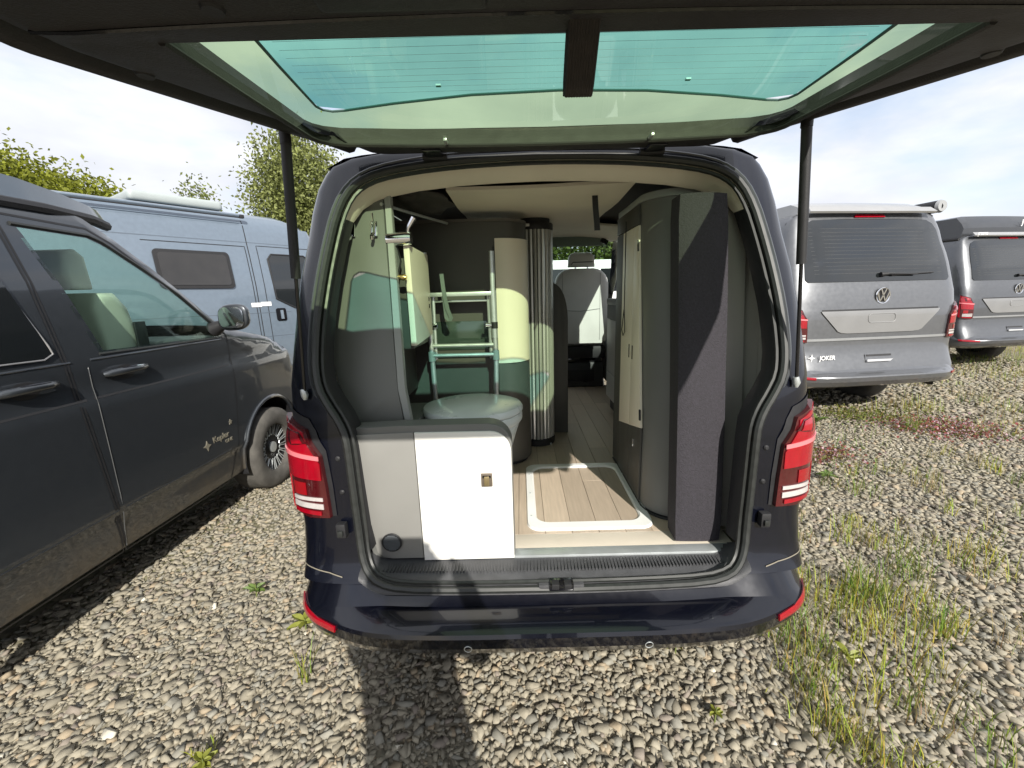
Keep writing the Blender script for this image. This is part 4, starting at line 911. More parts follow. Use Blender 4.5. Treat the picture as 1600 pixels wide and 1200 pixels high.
box('squab', (.24, .70), (2.80, 3.20), (.98, 1.10), M_SEAT, t, .04, 4); box('skirt', (.25, .695), (2.74, 3.15), (.885, 1.0), M_BLACK, t, .02)
box('armrest_hinge', (.245, .335), (2.700, 2.722), (1.235, 1.26), M_BLACK, t, .004)
pb = box('seat_box', (.23, .69), (2.78, 3.2), (.60, .84), mat('seat box', (.045, .048, .05), .5, var=.15), t, .02); box('box_recess', (.31, .60), (2.772, 2.782), (.66, .77), M_BLACK, pb, .01); box('slide_rail', (.25, .67), (2.80, 3.1), (.842, .884), M_BLACKG, t, .01)

# ------------------------------------------------------------------ parked vans
def pop_top(v, m, z0=1.985, y0=.45, y1=2.70, h=.11, w=.70):
    """raised roof shell with a dark gap below it"""
    ys = [y0, y0+.04, y0+.12, y0+.3]+lin(y0+.6, y1-.75, 6)+[y1-.5, y1-.3, y1-.14, y1-.05, y1]; V = []; F = []; n = 21
    for y in ys:
        fr = min(1, max(0, (y1-y)/.9)); H = h*(fr*(2-fr))*min(1, .35+(y-y0)/.14); ww = w*(.80+.20*min(1, (y1-y)/.5)**.5)
        for j in range(n):
            q = -1+2*j/(n-1); a = abs(q); V.append((ww*math.copysign(min(1, a*1.06), q), y, z0-.055+(.055+H)*(1-max(0, (a-.86)/.14)**2.2)+.012*(1-q*q)))
    for i in range(len(ys)-1):
        for j in range(n-1): F.append((i*n+j, i*n+j+1, (i+1)*n+j+1, (i+1)*n+j))
    for i in (0, len(ys)-1): F.append(tuple(i*n+j for j in range(n)) if i == 0 else tuple(i*n+j for j in range(n))[::-1])
    p = mesh('pop_top_roof', V, F, m, v, 50)
    pts = [(w*1.012, y, z0-.058) for y in lin(y0, y1-.45, 6)]+[(w*.95, y1-.2, z0-.062), (w*.82, y1-.02, z0-.066)]
    for s in (-1, 1): tube('roof_seal', [(x*s, y, z) for x, y, z in pts], .026, M_BLACK, p, 8)
    return p
def rear_end(v, paint, lower=None, letters=None, trim=True):
    """closed tailgate with window, plate panel, badge, lamps and bumper"""
    bm = uv_grid(lin(-PI/2, PI/2, 44), [.50, .55, .60, .66, .72, .80, .818, .830, .9, 1.0, 1.06, 1.085, 1.15, 1.24, 1.27, 1.35, 1.4, 1.5, 1.6, 1.7, 1.8, 1.86, 1.9, 1.94, 1.965, 1.985, 1.997, 2.004])
    for vv in bm.verts: vv.co = rear(vv.co.x, vv.co.y)
    from_bm('tailgate', bm, paint, v, 40)
    g = patch('rear_window', rearx, [(-.745, 1.36), (-.72, 1.335), (.72, 1.335), (.745, 1.36), (.725, 1.60), (.695, 1.80), (.665, 1.86), (.60, 1.895), (.3, 1.905), (-.3, 1.905), (-.60, 1.895), (-.665, 1.86), (-.695, 1.80), (-.725, 1.60)], M_DGLASS, v, .002, .005, 20, 14)
    for k in range(13): tube('heater_wire', [Vector(rearx(x, 1.41+.034*k))+Vector((0, -.0075, 0)) for x in lin(-.66, .66, 8)], .0012, M_WIRE, g, 4)
    patch('brake_light', rearx, [(-.16, 1.918), (.16, 1.918), (.15, 1.945), (-.15, 1.945)], M_RED, v, .003, .012, 6, 2)
    patch('plate_panel', rearx, [(-.62, 1.075), (-.60, 1.055), (-.54, .965), (-.47, .905), (-.40, .878), (-.34, .872), (.34, .872), (.40, .878), (.47, .905), (.54, .965), (.60, 1.055), (.62, 1.075)], mat('plate panel silver', (.30, .30, .30), .3, .5, .4, var=.06, vscale=4), v, .002, .008, 18, 8)
    ribbon('plate_shadow_gap', rearx, [(-.60, 1.083), (.60, 1.083)], .014, M_BLACK, v, .004)
    tube('plate_light', [Vector(rearx(x, z))+Vector((0, -.012, 0)) for x, z in rrect(-.14, .14, .965, 1.045, .03, 4)], .0035, mat('recess edge', (.25, .25, .25), .4, var=.05), v, 5, True)
    patch('crease_strip', rearx, [(-.80, .808), (.80, .808), (.80, .830), (-.80, .830)], mat('bright crease', (.40, .41, .42), .3, .6, 1, var=.04), v, .002, .008, 10, 2)
    hd_ = patch('tailgate_handle', rearx, [(-.14, .60), (.10, .60), (.14, .625), (.14, .67), (-.14, .67)], paint, v, .002, .006, 6, 4); patch('handle_lip', rearx, [(-.14, .598), (.10, .598), (.14, .620), (-.13, .622)], mat('bright handle', (.55, .55, .55), .3, .4, var=.04), hd_, .009, .012, 6, 2); patch('handle_slot', rearx, [(-.13, .650), (.13, .650), (.13, .668), (-.13, .668)], M_BLACK, hd_, .0085, .002, 6, 2)
    p = Vector(rearx(0, 1.205)); emblem(v, p+Vector((0, -.004, 0)), .072, 0)
    for s in (-1, 1): lamp(v, s)
    bumper(v, paint, sensors=False)
    wp = tube('wiper', [Vector(rearx(-.01, 1.395))+Vector((0, -.02, 0)), Vector(rearx(.05, 1.40))+Vector((0, -.035, 0))], [.022, .014], M_BLACK, v, 10)
    tube('wiper_arm', [Vector(rearx(.03, 1.40))+Vector((0, -.03, 0)), Vector(rearx(.36, 1.392))+Vector((0, -.03, 0))], [.008, .005], M_BLACK, wp, 6); tube('wiper_blade', [Vector(rearx(.10, 1.385))+Vector((0, -.018, 0)), Vector(rearx(.55, 1.405))+Vector((0, -.018, 0))], .005, M_BLACK, wp, 6)
    patch('roof_spoiler', lambda x, z: (x, .335+.06*(z-1.955)/.05, z), [(-.66, 1.955), (.66, 1.955), (.64, 2.0), (-.64, 2.0)], mat('silver roof', (.36, .36, .355), .35, .3, .6, var=.05), v, .0, .02, 12, 3)
def t6(name, label, loc, rz, paint, roofm, group='transporter camper vans parked on the gravel', scale=1.0):
    v = thing(name, label, 'van', loc, rz, group, world=False); v.scale = (scale,)*3
    return v
# right-hand grey van
v = t6('parked_van', 'grey camper van parked to the right, fully visible rear with silver plate panel', (3.66, 3.10, .03), R(7), M_GREY, M_GREY, scale=1.12)
shell_side(v, 1, M_GREY); shell_side(v, -1, M_GREY); roof_shell(v, M_GREY, M_DGLASS); rear_end(v, M_GREY); pop_top(v, mat('silver roof', (.36, .36, .355), .35, .3, .6, var=.05), h=.09)
for s in (-1, 1): wheel(v, s*.74, AX_F, s, False); wheel(v, s*.74, AX_R, s, False)
box('underbody', (-.70, .70), (.25, 4.2), (.34, .48), M_BLACK, v, .02)
tx = lambda x, z, off=.014: Matrix.Translation(Vector(rearx(x, z))+Vector((0, -off, 0))) @ Matrix.Rotation(R(90), 4, 'X')
text('lettering', 'JOKER', .056, tx(-.535, .655, .020), M_TEXTW, v, font_w=.0008); text('lettering', 'VE', .056, tx(-.775, .656, .03), M_TEXTW, v, font_w=.0012)
def star(v, x, z, r):
    P = []
    for i in range(8): a = PI/2+i*PI/4; q = r if i % 2 == 0 else r*.30; P.append((x+q*math.cos(a), z+q*math.sin(a)))
    y = rearx(x, z)[1]; prism('star_emblem', P, 'y', y-.013, y-.009, M_TEXTW, v, 0)
star(v, -.680, .658, .038)
aw = tube('awning', [(.79, .42, 2.03), (.80, .42, 2.03), (.80, 3.0, 2.03)], [.03, .058, .058], M_BLACK, v, 16); tube('awning_cap', [(.80, .40, 2.03), (.80, .425, 2.03)], [.05, .062], mat('awning cap', (.30, .31, .32), .5, var=.06), aw, 16)
# second van behind it
v = t6('parked_van', 'slate grey camper van with black pop-top at the far right edge, behind the grey van', (7.80, 5.45, .05), R(8), M_GREY2, M_BLACKG, scale=1.09)
shell_side(v, 1, M_GREY2); shell_side(v, -1, M_GREY2); roof_shell(v, M_GREY2, M_DGLASS); rear_end(v, M_GREY2); pt_ = pop_top(v, mat('black roof', (.03, .032, .036), .3, coat=.6, var=.1), h=.27, w=.74)
for s in (-1, 1): wheel(v, s*.74, AX_R, s, False)
text('lettering', 'JOKER', .10, Matrix.Translation((.42, .44, 2.16)) @ Matrix.Rotation(R(90), 4, 'X'), M_TEXTW, pt_, font_w=.001); text('lettering', 'JOKER', .06, Matrix.Translation((-.52, .33, 1.985)) @ Matrix.Rotation(R(90), 4, 'X'), M_TEXTW, v, font_w=.001)
# left-hand dark van, its right flank towards us
LV = (-2.968, -1.70, 0)
v = t6('parked_van', 'dark grey camper van on the left, parked beside the open van with its flank near', LV, 0, M_DKG, M_DKG)
FD = [(yv(a), b) for a, b in [(2.47, .275), (3.26, .275), (3.36, .50), (3.43, .95), (3.43, 1.27), (2.80, 1.80), (2.70, 1.86), (2.335, 1.875)]]
SD = [(yv(a), b) for a, b in [(1.27, .275), (2.455, .275), (2.322, 1.86), (1.22, 1.86)]]
o_, dd = shell_side(v, 1, M_DKG, [DOORWIN], [('front_door', FD), ('sliding_door', SD)]); shell_side(v, -1, M_DKG, [DOORWIN])
roof_shell(v, M_DKG, M_WINDG); pop_top(v, mat('blue grey roof', (.10, .125, .15), .3, .4, 1, var=.06), h=.085, y1=3.02, w=.745)
fd, sdr = dd
patch('door_glass', sideR, [(2.545, 1.275), (3.38, 1.265), (3.365, 1.32), (3.11, 1.545), (2.91, 1.695), (2.75, 1.805), (2.69, 1.83), (2.38, 1.84)], M_CARG, fd, -.004, .004, 12, 10)
tube('window_rubber', [Vector(sideR(a, b))+Vector((.002, 0, 0)) for a, b in [(3.37, 1.32), (3.11, 1.543), (2.91, 1.693), (2.75, 1.803), (2.69, 1.828), (2.38, 1.838)]], .009, M_RUB, fd, 6); tube('window_rubber', [Vector(sideR(a, b))+Vector((.002, 0, 0)) for a, b in [(2.54, 1.272), (3.38, 1.262)]], .006, M_RUB, fd, 6)
patch('door_glass', sideL, [(2.545, 1.275), (3.38, 1.265), (3.365, 1.32), (3.11, 1.545), (2.91, 1.695), (2.75, 1.805), (2.69, 1.83), (2.38, 1.84)], M_CARG, v, .004, -.004, 12, 10)
patch('privacy_window', sideR, [(1.36, 1.32), (1.38, 1.30), (2.31, 1.283), (2.335, 1.30), (2.33, 1.33), (2.19, 1.80), (2.16, 1.825), (1.38, 1.825), (1.36, 1.80)], M_DGLASS, sdr, .003, .005, 10, 10)
tube('window_edge', [Vector(sideR(a, b))+Vector((.007, 0, 0)) for a, b in [(1.36, 1.30), (2.30, 1.28), (2.34, 1.30), (2.332, 1.335), (2.19, 1.805)]], .004, mat('window chrome edge', (.45, .45, .46), .3, .6, var=.05), sdr, 6)
for d, y in ((fd, 2.66), (sdr, 2.22)):
    z = 1.175; x = side(y, z)[0]
    cp = lathe('handle_cup', [(.055, 0), (.05, .001), (.03, .002)], (x-.001, y-.012, z), M_BLACK, d, 24, 'x', (1.15, .80))
    h_ = tube('door_handle', [(x+.001, y-.125, z-.004), (x+.020, y-.10, z), (x+.034, y-.05, z+.003), (x+.036, y, z+.004), (x+.033, y+.05, z+.003), (x+.018, y+.085, z+.001), (x+.002, y+.095, z)], [.012, .018, .017, .016, .016, .016, .012], M_DKG, d, 12)
    tube('handle_edge', [(x+.012, y-.12, z+.004), (x+.042, y-.05, z+.018), (x+.047, y, z+.019), (x+.042, y+.05, z+.016)], .003, M_CHROME, h_, 6)
# mirror
mb = lumpy('mirror_housing', (1.02, 3.30, 1.405), (.115, .055, .085), M_BLACKG, 9.1, v)
bm = bmesh.new(); bmesh.ops.create_icosphere(bm, subdivisions=4, radius=1)
for q in bm.verts:
    p = q.co; f_ = lambda a, n: math.copysign(abs(a)**n, a); q.co = (1.015+.098*f_(p.x, .7), 3.31+.06*f_(p.y, .8)*(1 if p.y > 0 else .35), 1.395+.084*f_(p.z, .7)+.01*p.x)
me_ = bpy.data.meshes.new('mirror_housing'); bm.to_mesh(me_); bm.free(); me_.materials.append(M_DKG)
for pl in me_.polygons: pl.use_smooth = True
mb.data = me_
prism('mirror_glass', [(a, b) for a, b in rrect(.94, 1.095, 1.33, 1.46, .04)], 'y', 3.280, 3.286, M_CHROME, mb, .001); tube('mirror_arm', [(.86, 3.33, 1.32), (.93, 3.32, 1.35)], [.05, .03], M_BLACK, mb, 10)
# trim along the sill, wheel arch, wheels
for d, a, b in ((fd, 2.49, 3.28), (sdr, 1.29, 2.45)): tube('sill_crease', [Vector(sideR(y, .505))+Vector((-.001, 0, 0)) for y in lin(a, b, 10)], .004, M_DKG, d, 6)
for d, a, b in ((fd, 2.46, 3.40), (sdr, 1.27, 2.43)):
    ribbon('body_crease_shade', sideR, [(a, 1.072), (b, 1.072)], .010, M_BLACK, d, .0015)  # black strip painted in as the shade of the body crease
    tube('belt_highlight', [Vector(sideR(y, 1.252))+Vector((.0005, 0, 0)) for y in lin(a+.03, b-.03, 10)], .005, mat('belt highlight paint', (.07, .08, .095), .3, .5, 1, var=.05), d, 6)  # paler strip: the highlight below the windows, put into the colour
    tube('door_edge_glint', [Vector(sideR(a+.012+(.0 if z < 1.27 else -.0), z))+Vector((.001, 0, 0)) for z in lin(.30, 1.22, 10)], .0022, mat('sunlit door edge', (.10, .105, .11), .35, .4, 1, var=.05), d, 5)  # lighter line painted as sunlight catching the edge of the door gap
tube('running_board', [(.815, 1.35, .300), (.815, 3.40, .300)], .020, M_BLACK, v, 8)
arch = [(AX_F+.385*math.cos(R(a)), .36+.385*math.sin(R(a))) for a in lin(-8, 188, 26)]; tube('wheel_arch', [Vector(sideR(y, max(.27, z)))+Vector((.004, 0, 0)) for y, z in arch], .014, M_DKG, v, 8)
arc_ = [(AX_F+.392*math.cos(R(a)), .36+.392*math.sin(R(a))) for a in lin(-15, 195, 24)]
mesh('arch_liner', [(x_, y_, z_) for x_ in (.40, .862) for y_, z_ in arc_], [(i, i+1, 25+i+1, 25+i) for i in range(24)], M_BLACK, v)
prism('arch_liner', [(AX_F+.40*math.cos(R(a)), .36+.40*math.sin(R(a))) for a in lin(0, 180, 16)], 'x', .42, .60, M_BLACK, v, 0)
wheel(v, .765, AX_F, 1); wheel(v, .765, AX_R, 1); wheel(v, -.765, AX_F, -1, False); wheel(v, -.765, AX_R, -1, False)
box('underbody', (-.70, .70), (.25, 4.2), (.32, .46), M_BLACK, v, .02)
text('lettering', 'Kepler', .056, Matrix.Translation(Vector(sideR(3.20, .62))+Vector((.003, 0, 0))) @ Matrix.Rotation(R(90), 4, 'Z') @ Matrix.Rotation(R(90), 4, 'X'), M_TEXTG, fd, font_w=.0006); text('lettering', 'ONE', .035, Matrix.Translation(Vector(sideR(3.27, .575))+Vector((.003, 0, 0))) @ Matrix.Rotation(R(90), 4, 'Z') @ Matrix.Rotation(R(90), 4, 'X'), M_TEXTG, fd)
def star_side(y, z, r, k=5):
    P = [(y+(r if i % 2 == 0 else r*.42)*math.cos(PI/2+i*PI/k), z+(r if i % 2 == 0 else r*.42)*math.sin(PI/2+i*PI/k)) for i in range(2*k)]; x = side(y, z)[0]
    prism('star_emblem', P, 'x', x+.001, x+.004, M_TEXTG, fd, 0)
star_side(3.07, .605, .034, 4); star_side(3.31, .69, .020, 5)
# cabin
SE = mat('cream seat', (.66, .64, .56), .6, var=.06, bump=.1, bscale=120)
for sx in (-1, 1):
    st = prism('seat', [(2.77, .80), (3.03, .80), (3.01, 1.15), (2.95, 1.48), (2.89, 1.56), (2.79, 1.56), (2.76, 1.48), (2.77, 1.1)], 'x', sx*.45-.24, sx*.45+.24, SE, v, .045, 4)
    prism('headrest', [(2.77, 1.58), (2.89, 1.58), (2.88, 1.75), (2.84, 1.785), (2.76, 1.77), (2.75, 1.65)], 'x', sx*.45-.13, sx*.45+.13, SE, st, .03, 4); box('squab', (sx*.45-.24, sx*.45+.24), (2.8, 3.25), (.75, .95), SE, st, .04, 3)
box('seat_belt_guide', (.70, .715), (2.93, 3.0), (1.22, 1.40), M_BLACK, v, .005)
box('dashboard', (-.74, .74), (3.12, 3.55), (1.0, 1.27), mat('dash', (.05, .052, .055), .6, var=.1), v, .07, 4)
sw = tube('steering_wheel', [(-.42+.19*math.cos(2*PI*i/28), 3.02+.09*math.sin(2*PI*i/28), 1.24+.165*math.sin(2*PI*i/28)) for i in range(28)], .016, M_BLACK, v, 8, True); tube('steering_hub', [(-.42, 3.02, 1.24), (-.42, 3.15, 1.17)], [.06, .04], M_BLACK, sw, 12)
box('far_door_card', (-.86, -.80), (2.4, 3.4), (.6, 1.27), SE, v, .01)
box('bulkhead', (-.74, .74), (1.9, 1.92), (.5, 1.85), mat('dark cabin cloth', (.05, .05, .05), .9, var=.2), v, .01); box('cabin_floor', (-.76, .76), (1.9, 3.6), (.50, .55), MATS['dark cabin cloth'], v, .01)
sheet('headlining', lin(-.70, .70, 4), lin(1.9, 2.80, 4), lambda x, y: 1.90, M_CREAM, v)

# pale high-roof van behind it
v = thing('panel_van', 'pale blue grey high-roof panel van behind the dark van on the left', 'van', (-3.98, 5.05, 0), R(-33), None, world=False)
# local: right flank in the plane x = 0, nose towards +y (nose at y = 2.4)
PZ = [.35, .55, .9, 1.3, 1.7, 2.1, 2.30, 2.42, 2.55, 2.66, 2.73, 2.75]; PXo = [-.05, 0, .02, .015, .0, -.05, -.085, -.10, -.125, -.20, -.36, -.55]
def px_(z): return interp(z, PZ, PXo)
def pzt(y): return interp(y, [-4, .55, .75, 1.05, 1.40, 1.62, 2.1, 2.45, 2.6], [2.75, 2.75, 2.72, 2.55, 2.12, 1.72, 1.45, 1.28, .8])
pside = lambda y, z: (px_(z), y, z)
ys = lin(-3.8, .4, 14)+[.55, .65, .75, .9, 1.05, 1.2, 1.4, 1.5, 1.62, 1.85, 2.1, 2.3, 2.45, 2.55, 2.6]
def pbody():
    V = []; F = []; n = len(PZ)+1
    for y in ys:
        T = pzt(y)
        for k, z in enumerate(PZ):
            zz = min(z, T-.02*(1-k/len(PZ))); nx = px_(zz) if z <= T else px_(T)-.30*min(1, (z-T)/.7)-.02
            V.append((nx-(.25*max(0, y-2.2)**2*2), y, zz))
        V.append((-1.9, y, T))
    for i in range(len(ys)-1):
        for j in range(n-1): F.append((i*n+j, i*n+j+1, (i+1)*n+j+1, (i+1)*n+j))
    return mesh('body', V, F, M_BLUEG, v, 35)
pb = pbody()
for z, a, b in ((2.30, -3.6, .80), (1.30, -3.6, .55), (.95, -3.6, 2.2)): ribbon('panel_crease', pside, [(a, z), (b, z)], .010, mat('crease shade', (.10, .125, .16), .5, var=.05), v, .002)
ribbon('door_gap', pside, [(.10, .5), (.10, 2.60)], .012, M_BLACK, v, .002); ribbon('door_gap', pside, [(.22, .5), (.22, 2.26), (1.0, 2.26)], .010, M_BLACK, v, .002); ribbon('sliding_door_gap', pside, [(-1.1, 2.24), (.06, 2.24), (.06, .6)], .010, M_BLACK, v, .003)
tube('roof_rail', [(-.075, y, 2.655) for y in lin(-3.6, .08, 5)], .022, M_BLUEG, v, 8); tube('roof_rail_groove', [(-.048, y, 2.625) for y in lin(-3.6, .08, 5)], .008, M_BLACK, v, 6); box('rail_end', (-.09, -.04), (.05, .11), (2.62, 2.67), M_BLACK, v, .01)
wn = patch('camper_window', pside, rrect(-1.02, -.18, 1.66, 2.14, .05), M_BLACK, v, .004, .020, 8, 6); patch('window_pane', pside, rrect(-.98, -.22, 1.70, 2.10, .04), mat('smoked acrylic', (.022, .02, .018), .06, coat=1, var=.2), wn, .025, .004, 8, 6)
cw = patch('cab_window', pside, [(.36, 1.50), (.62, 1.36), (1.15, 1.30), (1.32, 1.34), (1.34, 1.42), (1.02, 2.05), (.90, 2.14), (.40, 2.14), (.34, 2.08)], M_DGLASS, v, .004, .006, 12, 10); tube('window_rubber', [Vector(pside(a, b))+Vector((.01, 0, 0)) for a, b in [(.36, 1.50), (.62, 1.36), (1.15, 1.30), (1.34, 1.36), (1.02, 2.06), (.90, 2.15), (.40, 2.15), (.34, 2.08)]], .012, M_BLACK, cw, 6, True)
hp = patch('handle_recess', pside, rrect(.32, .47, 1.17, 1.36, .03), M_BLACKG, v, .003, .008, 4, 4); tube('door_handle', [Vector(pside(.395, z))+Vector((.03, 0, 0)) for z in (1.20, 1.26, 1.33)], .022, M_BLUEG, hp, 8)
for y, z in ((.06, 1.42), (.20, 1.43)): patch('sticker', pside, [(y-.07, z-.03), (y+.07, z-.03), (y+.07, z+.03), (y-.07, z+.03)], M_TEXTW, v, .006, .002, 2, 2)
box('roof_fairing', (-1.3, -.32), (-1.05, -.02), (2.735, 2.86), mat('fairing', (.36, .40, .40), .35, var=.05), v, .055, 4)
for y in (1.75, -2.4):
    lathe('wheel', [(.2, -.11), (.32, -.11), (.34, -.08), (.34, .08), (.32, .11), (.2, .11)], (-.16, y, .34), M_TYRE, v, 32, 'x')
# white vehicle ahead, seen through the windscreen
v = thing('white_van', 'white van parked ahead, glimpsed through the windscreen past the headrest', 'van', (1.3, 8.6, .06), R(4), None, world=False)
prism('body', [(-2.4, .30), (2.4, .30), (2.45, .9), (2.35, 1.30), (1.75, 1.50), (1.15, 2.02), (.9, 2.12), (-2.35, 2.12), (-2.45, 1.9)], 'y', 0, 1.9, M_WHITEP, v, .10, 4)
for a, b in ((-2.1, -.9), (-.8, .35)): patch('side_glass', lambda x, z: (x, 0, z), rrect(a, b, 1.42, 1.92, .06), M_DGLASS, v, .004, .01, 4, 4)
patch('side_glass', lambda x, z: (x, 0, z), [(.45, 1.42), (1.65, 1.42), (1.10, 1.92), (.45, 1.92)], M_DGLASS, v, .004, .01, 4, 4)
for x in (-1.5, 1.6): lathe('wheel', [(.2, -.1), (.30, -.1), (.33, -.06), (.33, .06), (.30, .1)], (x, .12, .33), M_TYRE, v, 32, 'y')

# ------------------------------------------------------------------ trees
OFF = Vector((0, 0, 0))
def tree(name, label, loc, h, blobs, leaf, n, col, trunk=.16, spread=.22, trunk_col=(.12, .10, .08), group=None):
    """tapered trunk with limbs, leaf-sized faces gathered in clumps through the crown"""
    t = thing(name, label, 'tree', loc, 0, group, world=False); P = []; rr = []
    tv = []; tf = []
    def limb(a, b, r0, r1, k=6):
        base = len(tv); a, b = np.array(a), np.array(b)
        for i in range(k+1):
            q = i/k; c = a+(b-a)*q+rng.normal(0, .03*np.linalg.norm(b-a), 3)*(0 < q < 1); r = r0+(r1-r0)*q
            for j in range(7): an = 2*PI*j/7; tv.append((c[0]+r*math.cos(an), c[1]+r*math.sin(an), c[2]))
        for i in range(k):
            for j in range(7): tf.append((base+i*7+j, base+i*7+(j+1) % 7, base+(i+1)*7+(j+1) % 7, base+(i+1)*7+j))
    limb((0, 0, -.1), (0, 0, h*.78), trunk, trunk*.25, 10)
    for (c, r) in blobs: limb((0, 0, max(.15*h, c[2]*.55)), (c[0]*.85, c[1]*.85, c[2]), trunk*.38, trunk*.08)
    tv_ = np.array(tv, float); o = mesh_np('trunk', tv_, np.array(tf), M_BARK, np.repeat(np.array([trunk_col]), len(tv_), 0), True); o.parent = t
    vol = np.array([r[0]*r[1]*r[2] for c, r in blobs]); pk = rng.choice(len(blobs), int(n/14), p=vol/vol.sum())
    cl_ = []
    for b in pk:
        c, r = blobs[b]; d = rng.normal(0, 1, 3); d /= np.linalg.norm(d); q = rng.uniform(.35, 1.12)**.6; cl_.append(np.array(c)+d*np.array(r)*q)
    cl_ = np.repeat(np.array(cl_), 14, 0); m = len(cl_); ctr = cl_+rng.normal(0, spread, (m, 3)); s = leaf*rng.uniform(.6, 1.3, m)
    u = rng.normal(0, 1, (m, 3)); u /= np.linalg.norm(u, axis=1)[:, None]; w = np.cross(u, rng.normal(0, 1, (m, 3))); w /= np.linalg.norm(w, axis=1)[:, None]
    V = np.stack([ctr-u*s[:, None], ctr+w*s[:, None]*.55, ctr+u*s[:, None], ctr-w*s[:, None]*.55], 1).reshape(-1, 3)
    F = np.arange(4*m).reshape(m, 4); tint = np.array(col)[None]*np.repeat(rng.uniform(.65, 1.4, (int(m/14), 1)), 14, 0)*rng.uniform(.8, 1.2, (m, 1))
    c = mesh_np('crown', V, F, M_LEAF, np.repeat(tint, 4, 0)); c.parent = t
    return t
GR = 'trees behind the parked vans'
tree('leafy_tree', 'broad yellow-green tree rising at the far left edge above the dark van', (-13.0, 9.2, 0), 5.6, [((.5, 0, 3.85), (1.5, 1.5, 1.1)), ((2.0, .6, 3.5), (1.2, 1.2, .95)), ((-1.4, 0, 4.2), (1.6, 1.4, 1.2)), ((3.0, .4, 2.7), (1.0, 1.0, .8)), ((.3, 0, 2.7), (2.6, 1.4, 1.1))], .055, 110000, (.19, .21, .024), group=GR)
tree('birch_tree', 'loose pale green birch beside the left gas strut', (-6.0, 10.2, 0), 5.9, [((.25, 0, 4.75), (.62, .6, .85)), ((.75, 0, 4.1), (.75, .8, 1.1)), ((-.1, 0, 3.8), (.6, .7, 1.1)), ((1.2, .3, 3.5), (.65, .8, 1.2)), ((.4, 0, 2.9), (.9, .8, 1.1))], .046, 30000, (.20, .225, .075), .13, .20, (.42, .40, .36), GR)
tree('young_tree', 'small slender tree between the birch and the pale van roof', (-9.6, 12.2, 0), 4.9, [((0, 0, 4.1), (.42, .4, .85)), ((0, 0, 3.0), (.7, .6, .9))], .05, 7000, (.17, .20, .06), .08, .16, group=GR)
tree('hedge_tree', 'dense green tree seen through the windscreen behind the white van', (2.2, 15.5, 0), 5.2, [((0, 0, 3.4), (2.2, 1.4, 1.5)), ((2.2, 0, 3.0), (1.7, 1.2, 1.3)), ((-2.2, 0, 3.1), (1.8, 1.2, 1.4)), ((4.0, .2, 2.8), (1.4, 1.2, 1.2))], .08, 22000, (.08, .125, .025), group=GR)

# ------------------------------------------------------------------ weeds and grass
def blades(spots):
    V = []; F = []; T = []
    for (x, y, n, h, sp, col) in spots:
        for _ in range(int(n*1.5)):
            a = random.uniform(0, 2*PI); r = sp*math.sqrt(random.random()); bx, by = x+r*math.cos(a), y+r*math.sin(a); hh = h*random.uniform(.3, 1.0); l = random.uniform(.08, .6)*hh; d = random.uniform(0, 2*PI); w = random.uniform(.0010, .0026)
            b = len(V); z = gzf(bx, by); px, py = -math.sin(d)*w, math.cos(d)*w; c = [k*random.uniform(.75, 1.25) for k in col]
            if random.random() < .18: c = [.30, .25, .12]
            for q in (0, .4, .75):
                o = l*q*q; zz = z+hh*q*(1-.25*q*l/hh); k = 1-.5*q; V.append((bx+math.cos(d)*o-px*k, by+math.sin(d)*o-py*k, zz)); V.append((bx+math.cos(d)*o+px*k, by+math.sin(d)*o+py*k, zz)); T += [c, c]
            V.append((bx+math.cos(d)*l, by+math.sin(d)*l, z+hh*(1-.3*l/hh))); T.append(c)
            F += [(b, b+1, b+3), (b, b+3, b+2), (b+2, b+3, b+5), (b+2, b+5, b+4), (b+4, b+5, b+6)]
    return mesh_np('grass', np.array(V), np.array(F), M_LEAF, np.array(T))
random.seed(11)
YG = (.36, .37, .065); GG = (.19, .26, .045); DRY = (.30, .27, .12)
SP = []
def gsp(px, n, h, sp, col=YG): SP.append((px[0], px[1], n, h, sp, col))
for p, n, h, sp in [((1.20, .62), 70, .26, .16), ((1.06, .40), 60, .22, .14), ((1.40, .50), 80, .24, .15), ((1.08, .18), 55, .22, .16), ((1.55, .62), 90, .26, .10), ((1.92, .80), 60, .20, .11), ((1.70, .48), 70, .20, .16), ((2.33, .80), 55, .17, .14), ((1.25, .95), 90, .30, .15), ((1.38, 1.30), 80, .28, .16), ((2.35, 1.62), 30, .16, .10), ((3.70, 2.75), 60, .24, .07), ((4.5, 3.45), 60, .22, .20), ((1.42, .30), 60, .20, .16), ((.95, -.06), 40, .12, .10), ((.95, .10), 45, .18, .16), ((1.12, -.12), 30, .10, .08), ((1.02, 1.05), 80, .30, .10), ((.98, .70), 60, .24, .08), ((2.2, .25), 25, .12, .25), ((5.3, 3.5), 50, .18, .3), ((2.0, 1.1), 40, .15, .2), ((2.65, 1.95), 30, .12, .12), ((-1.0, .26), 14, .20, .03), ((-1.18, -.05), 14, .08, .06), ((1.6, 1.9), 40, .22, .2), ((3.0, 2.6), 30, .16, .3)]: gsp(p, n, h, sp, random.choice((YG, YG, GG)))
for _ in range(190): gsp((.95+random.random()**1.6*2.6, random.uniform(-.25, 2.3)), random.randint(5, 16), random.uniform(.07, .22), .06, random.choice((YG, GG, DRY)))
for _ in range(60): gsp((random.uniform(6.3, 12), random.uniform(4.2, 9)), 45, random.uniform(.15, .3), .35, random.choice((YG, YG, GG)))
for _ in range(46): gsp((random.uniform(3.4, 7), random.uniform(2.0, 5)), 16, random.uniform(.12, .25), .15, random.choice((YG, DRY)))
gs = blades(SP); gs['kind'] = 'stuff'; gs['label'] = 'tufts of yellow-green grass growing through the gravel'; gs['category'] = 'grass'
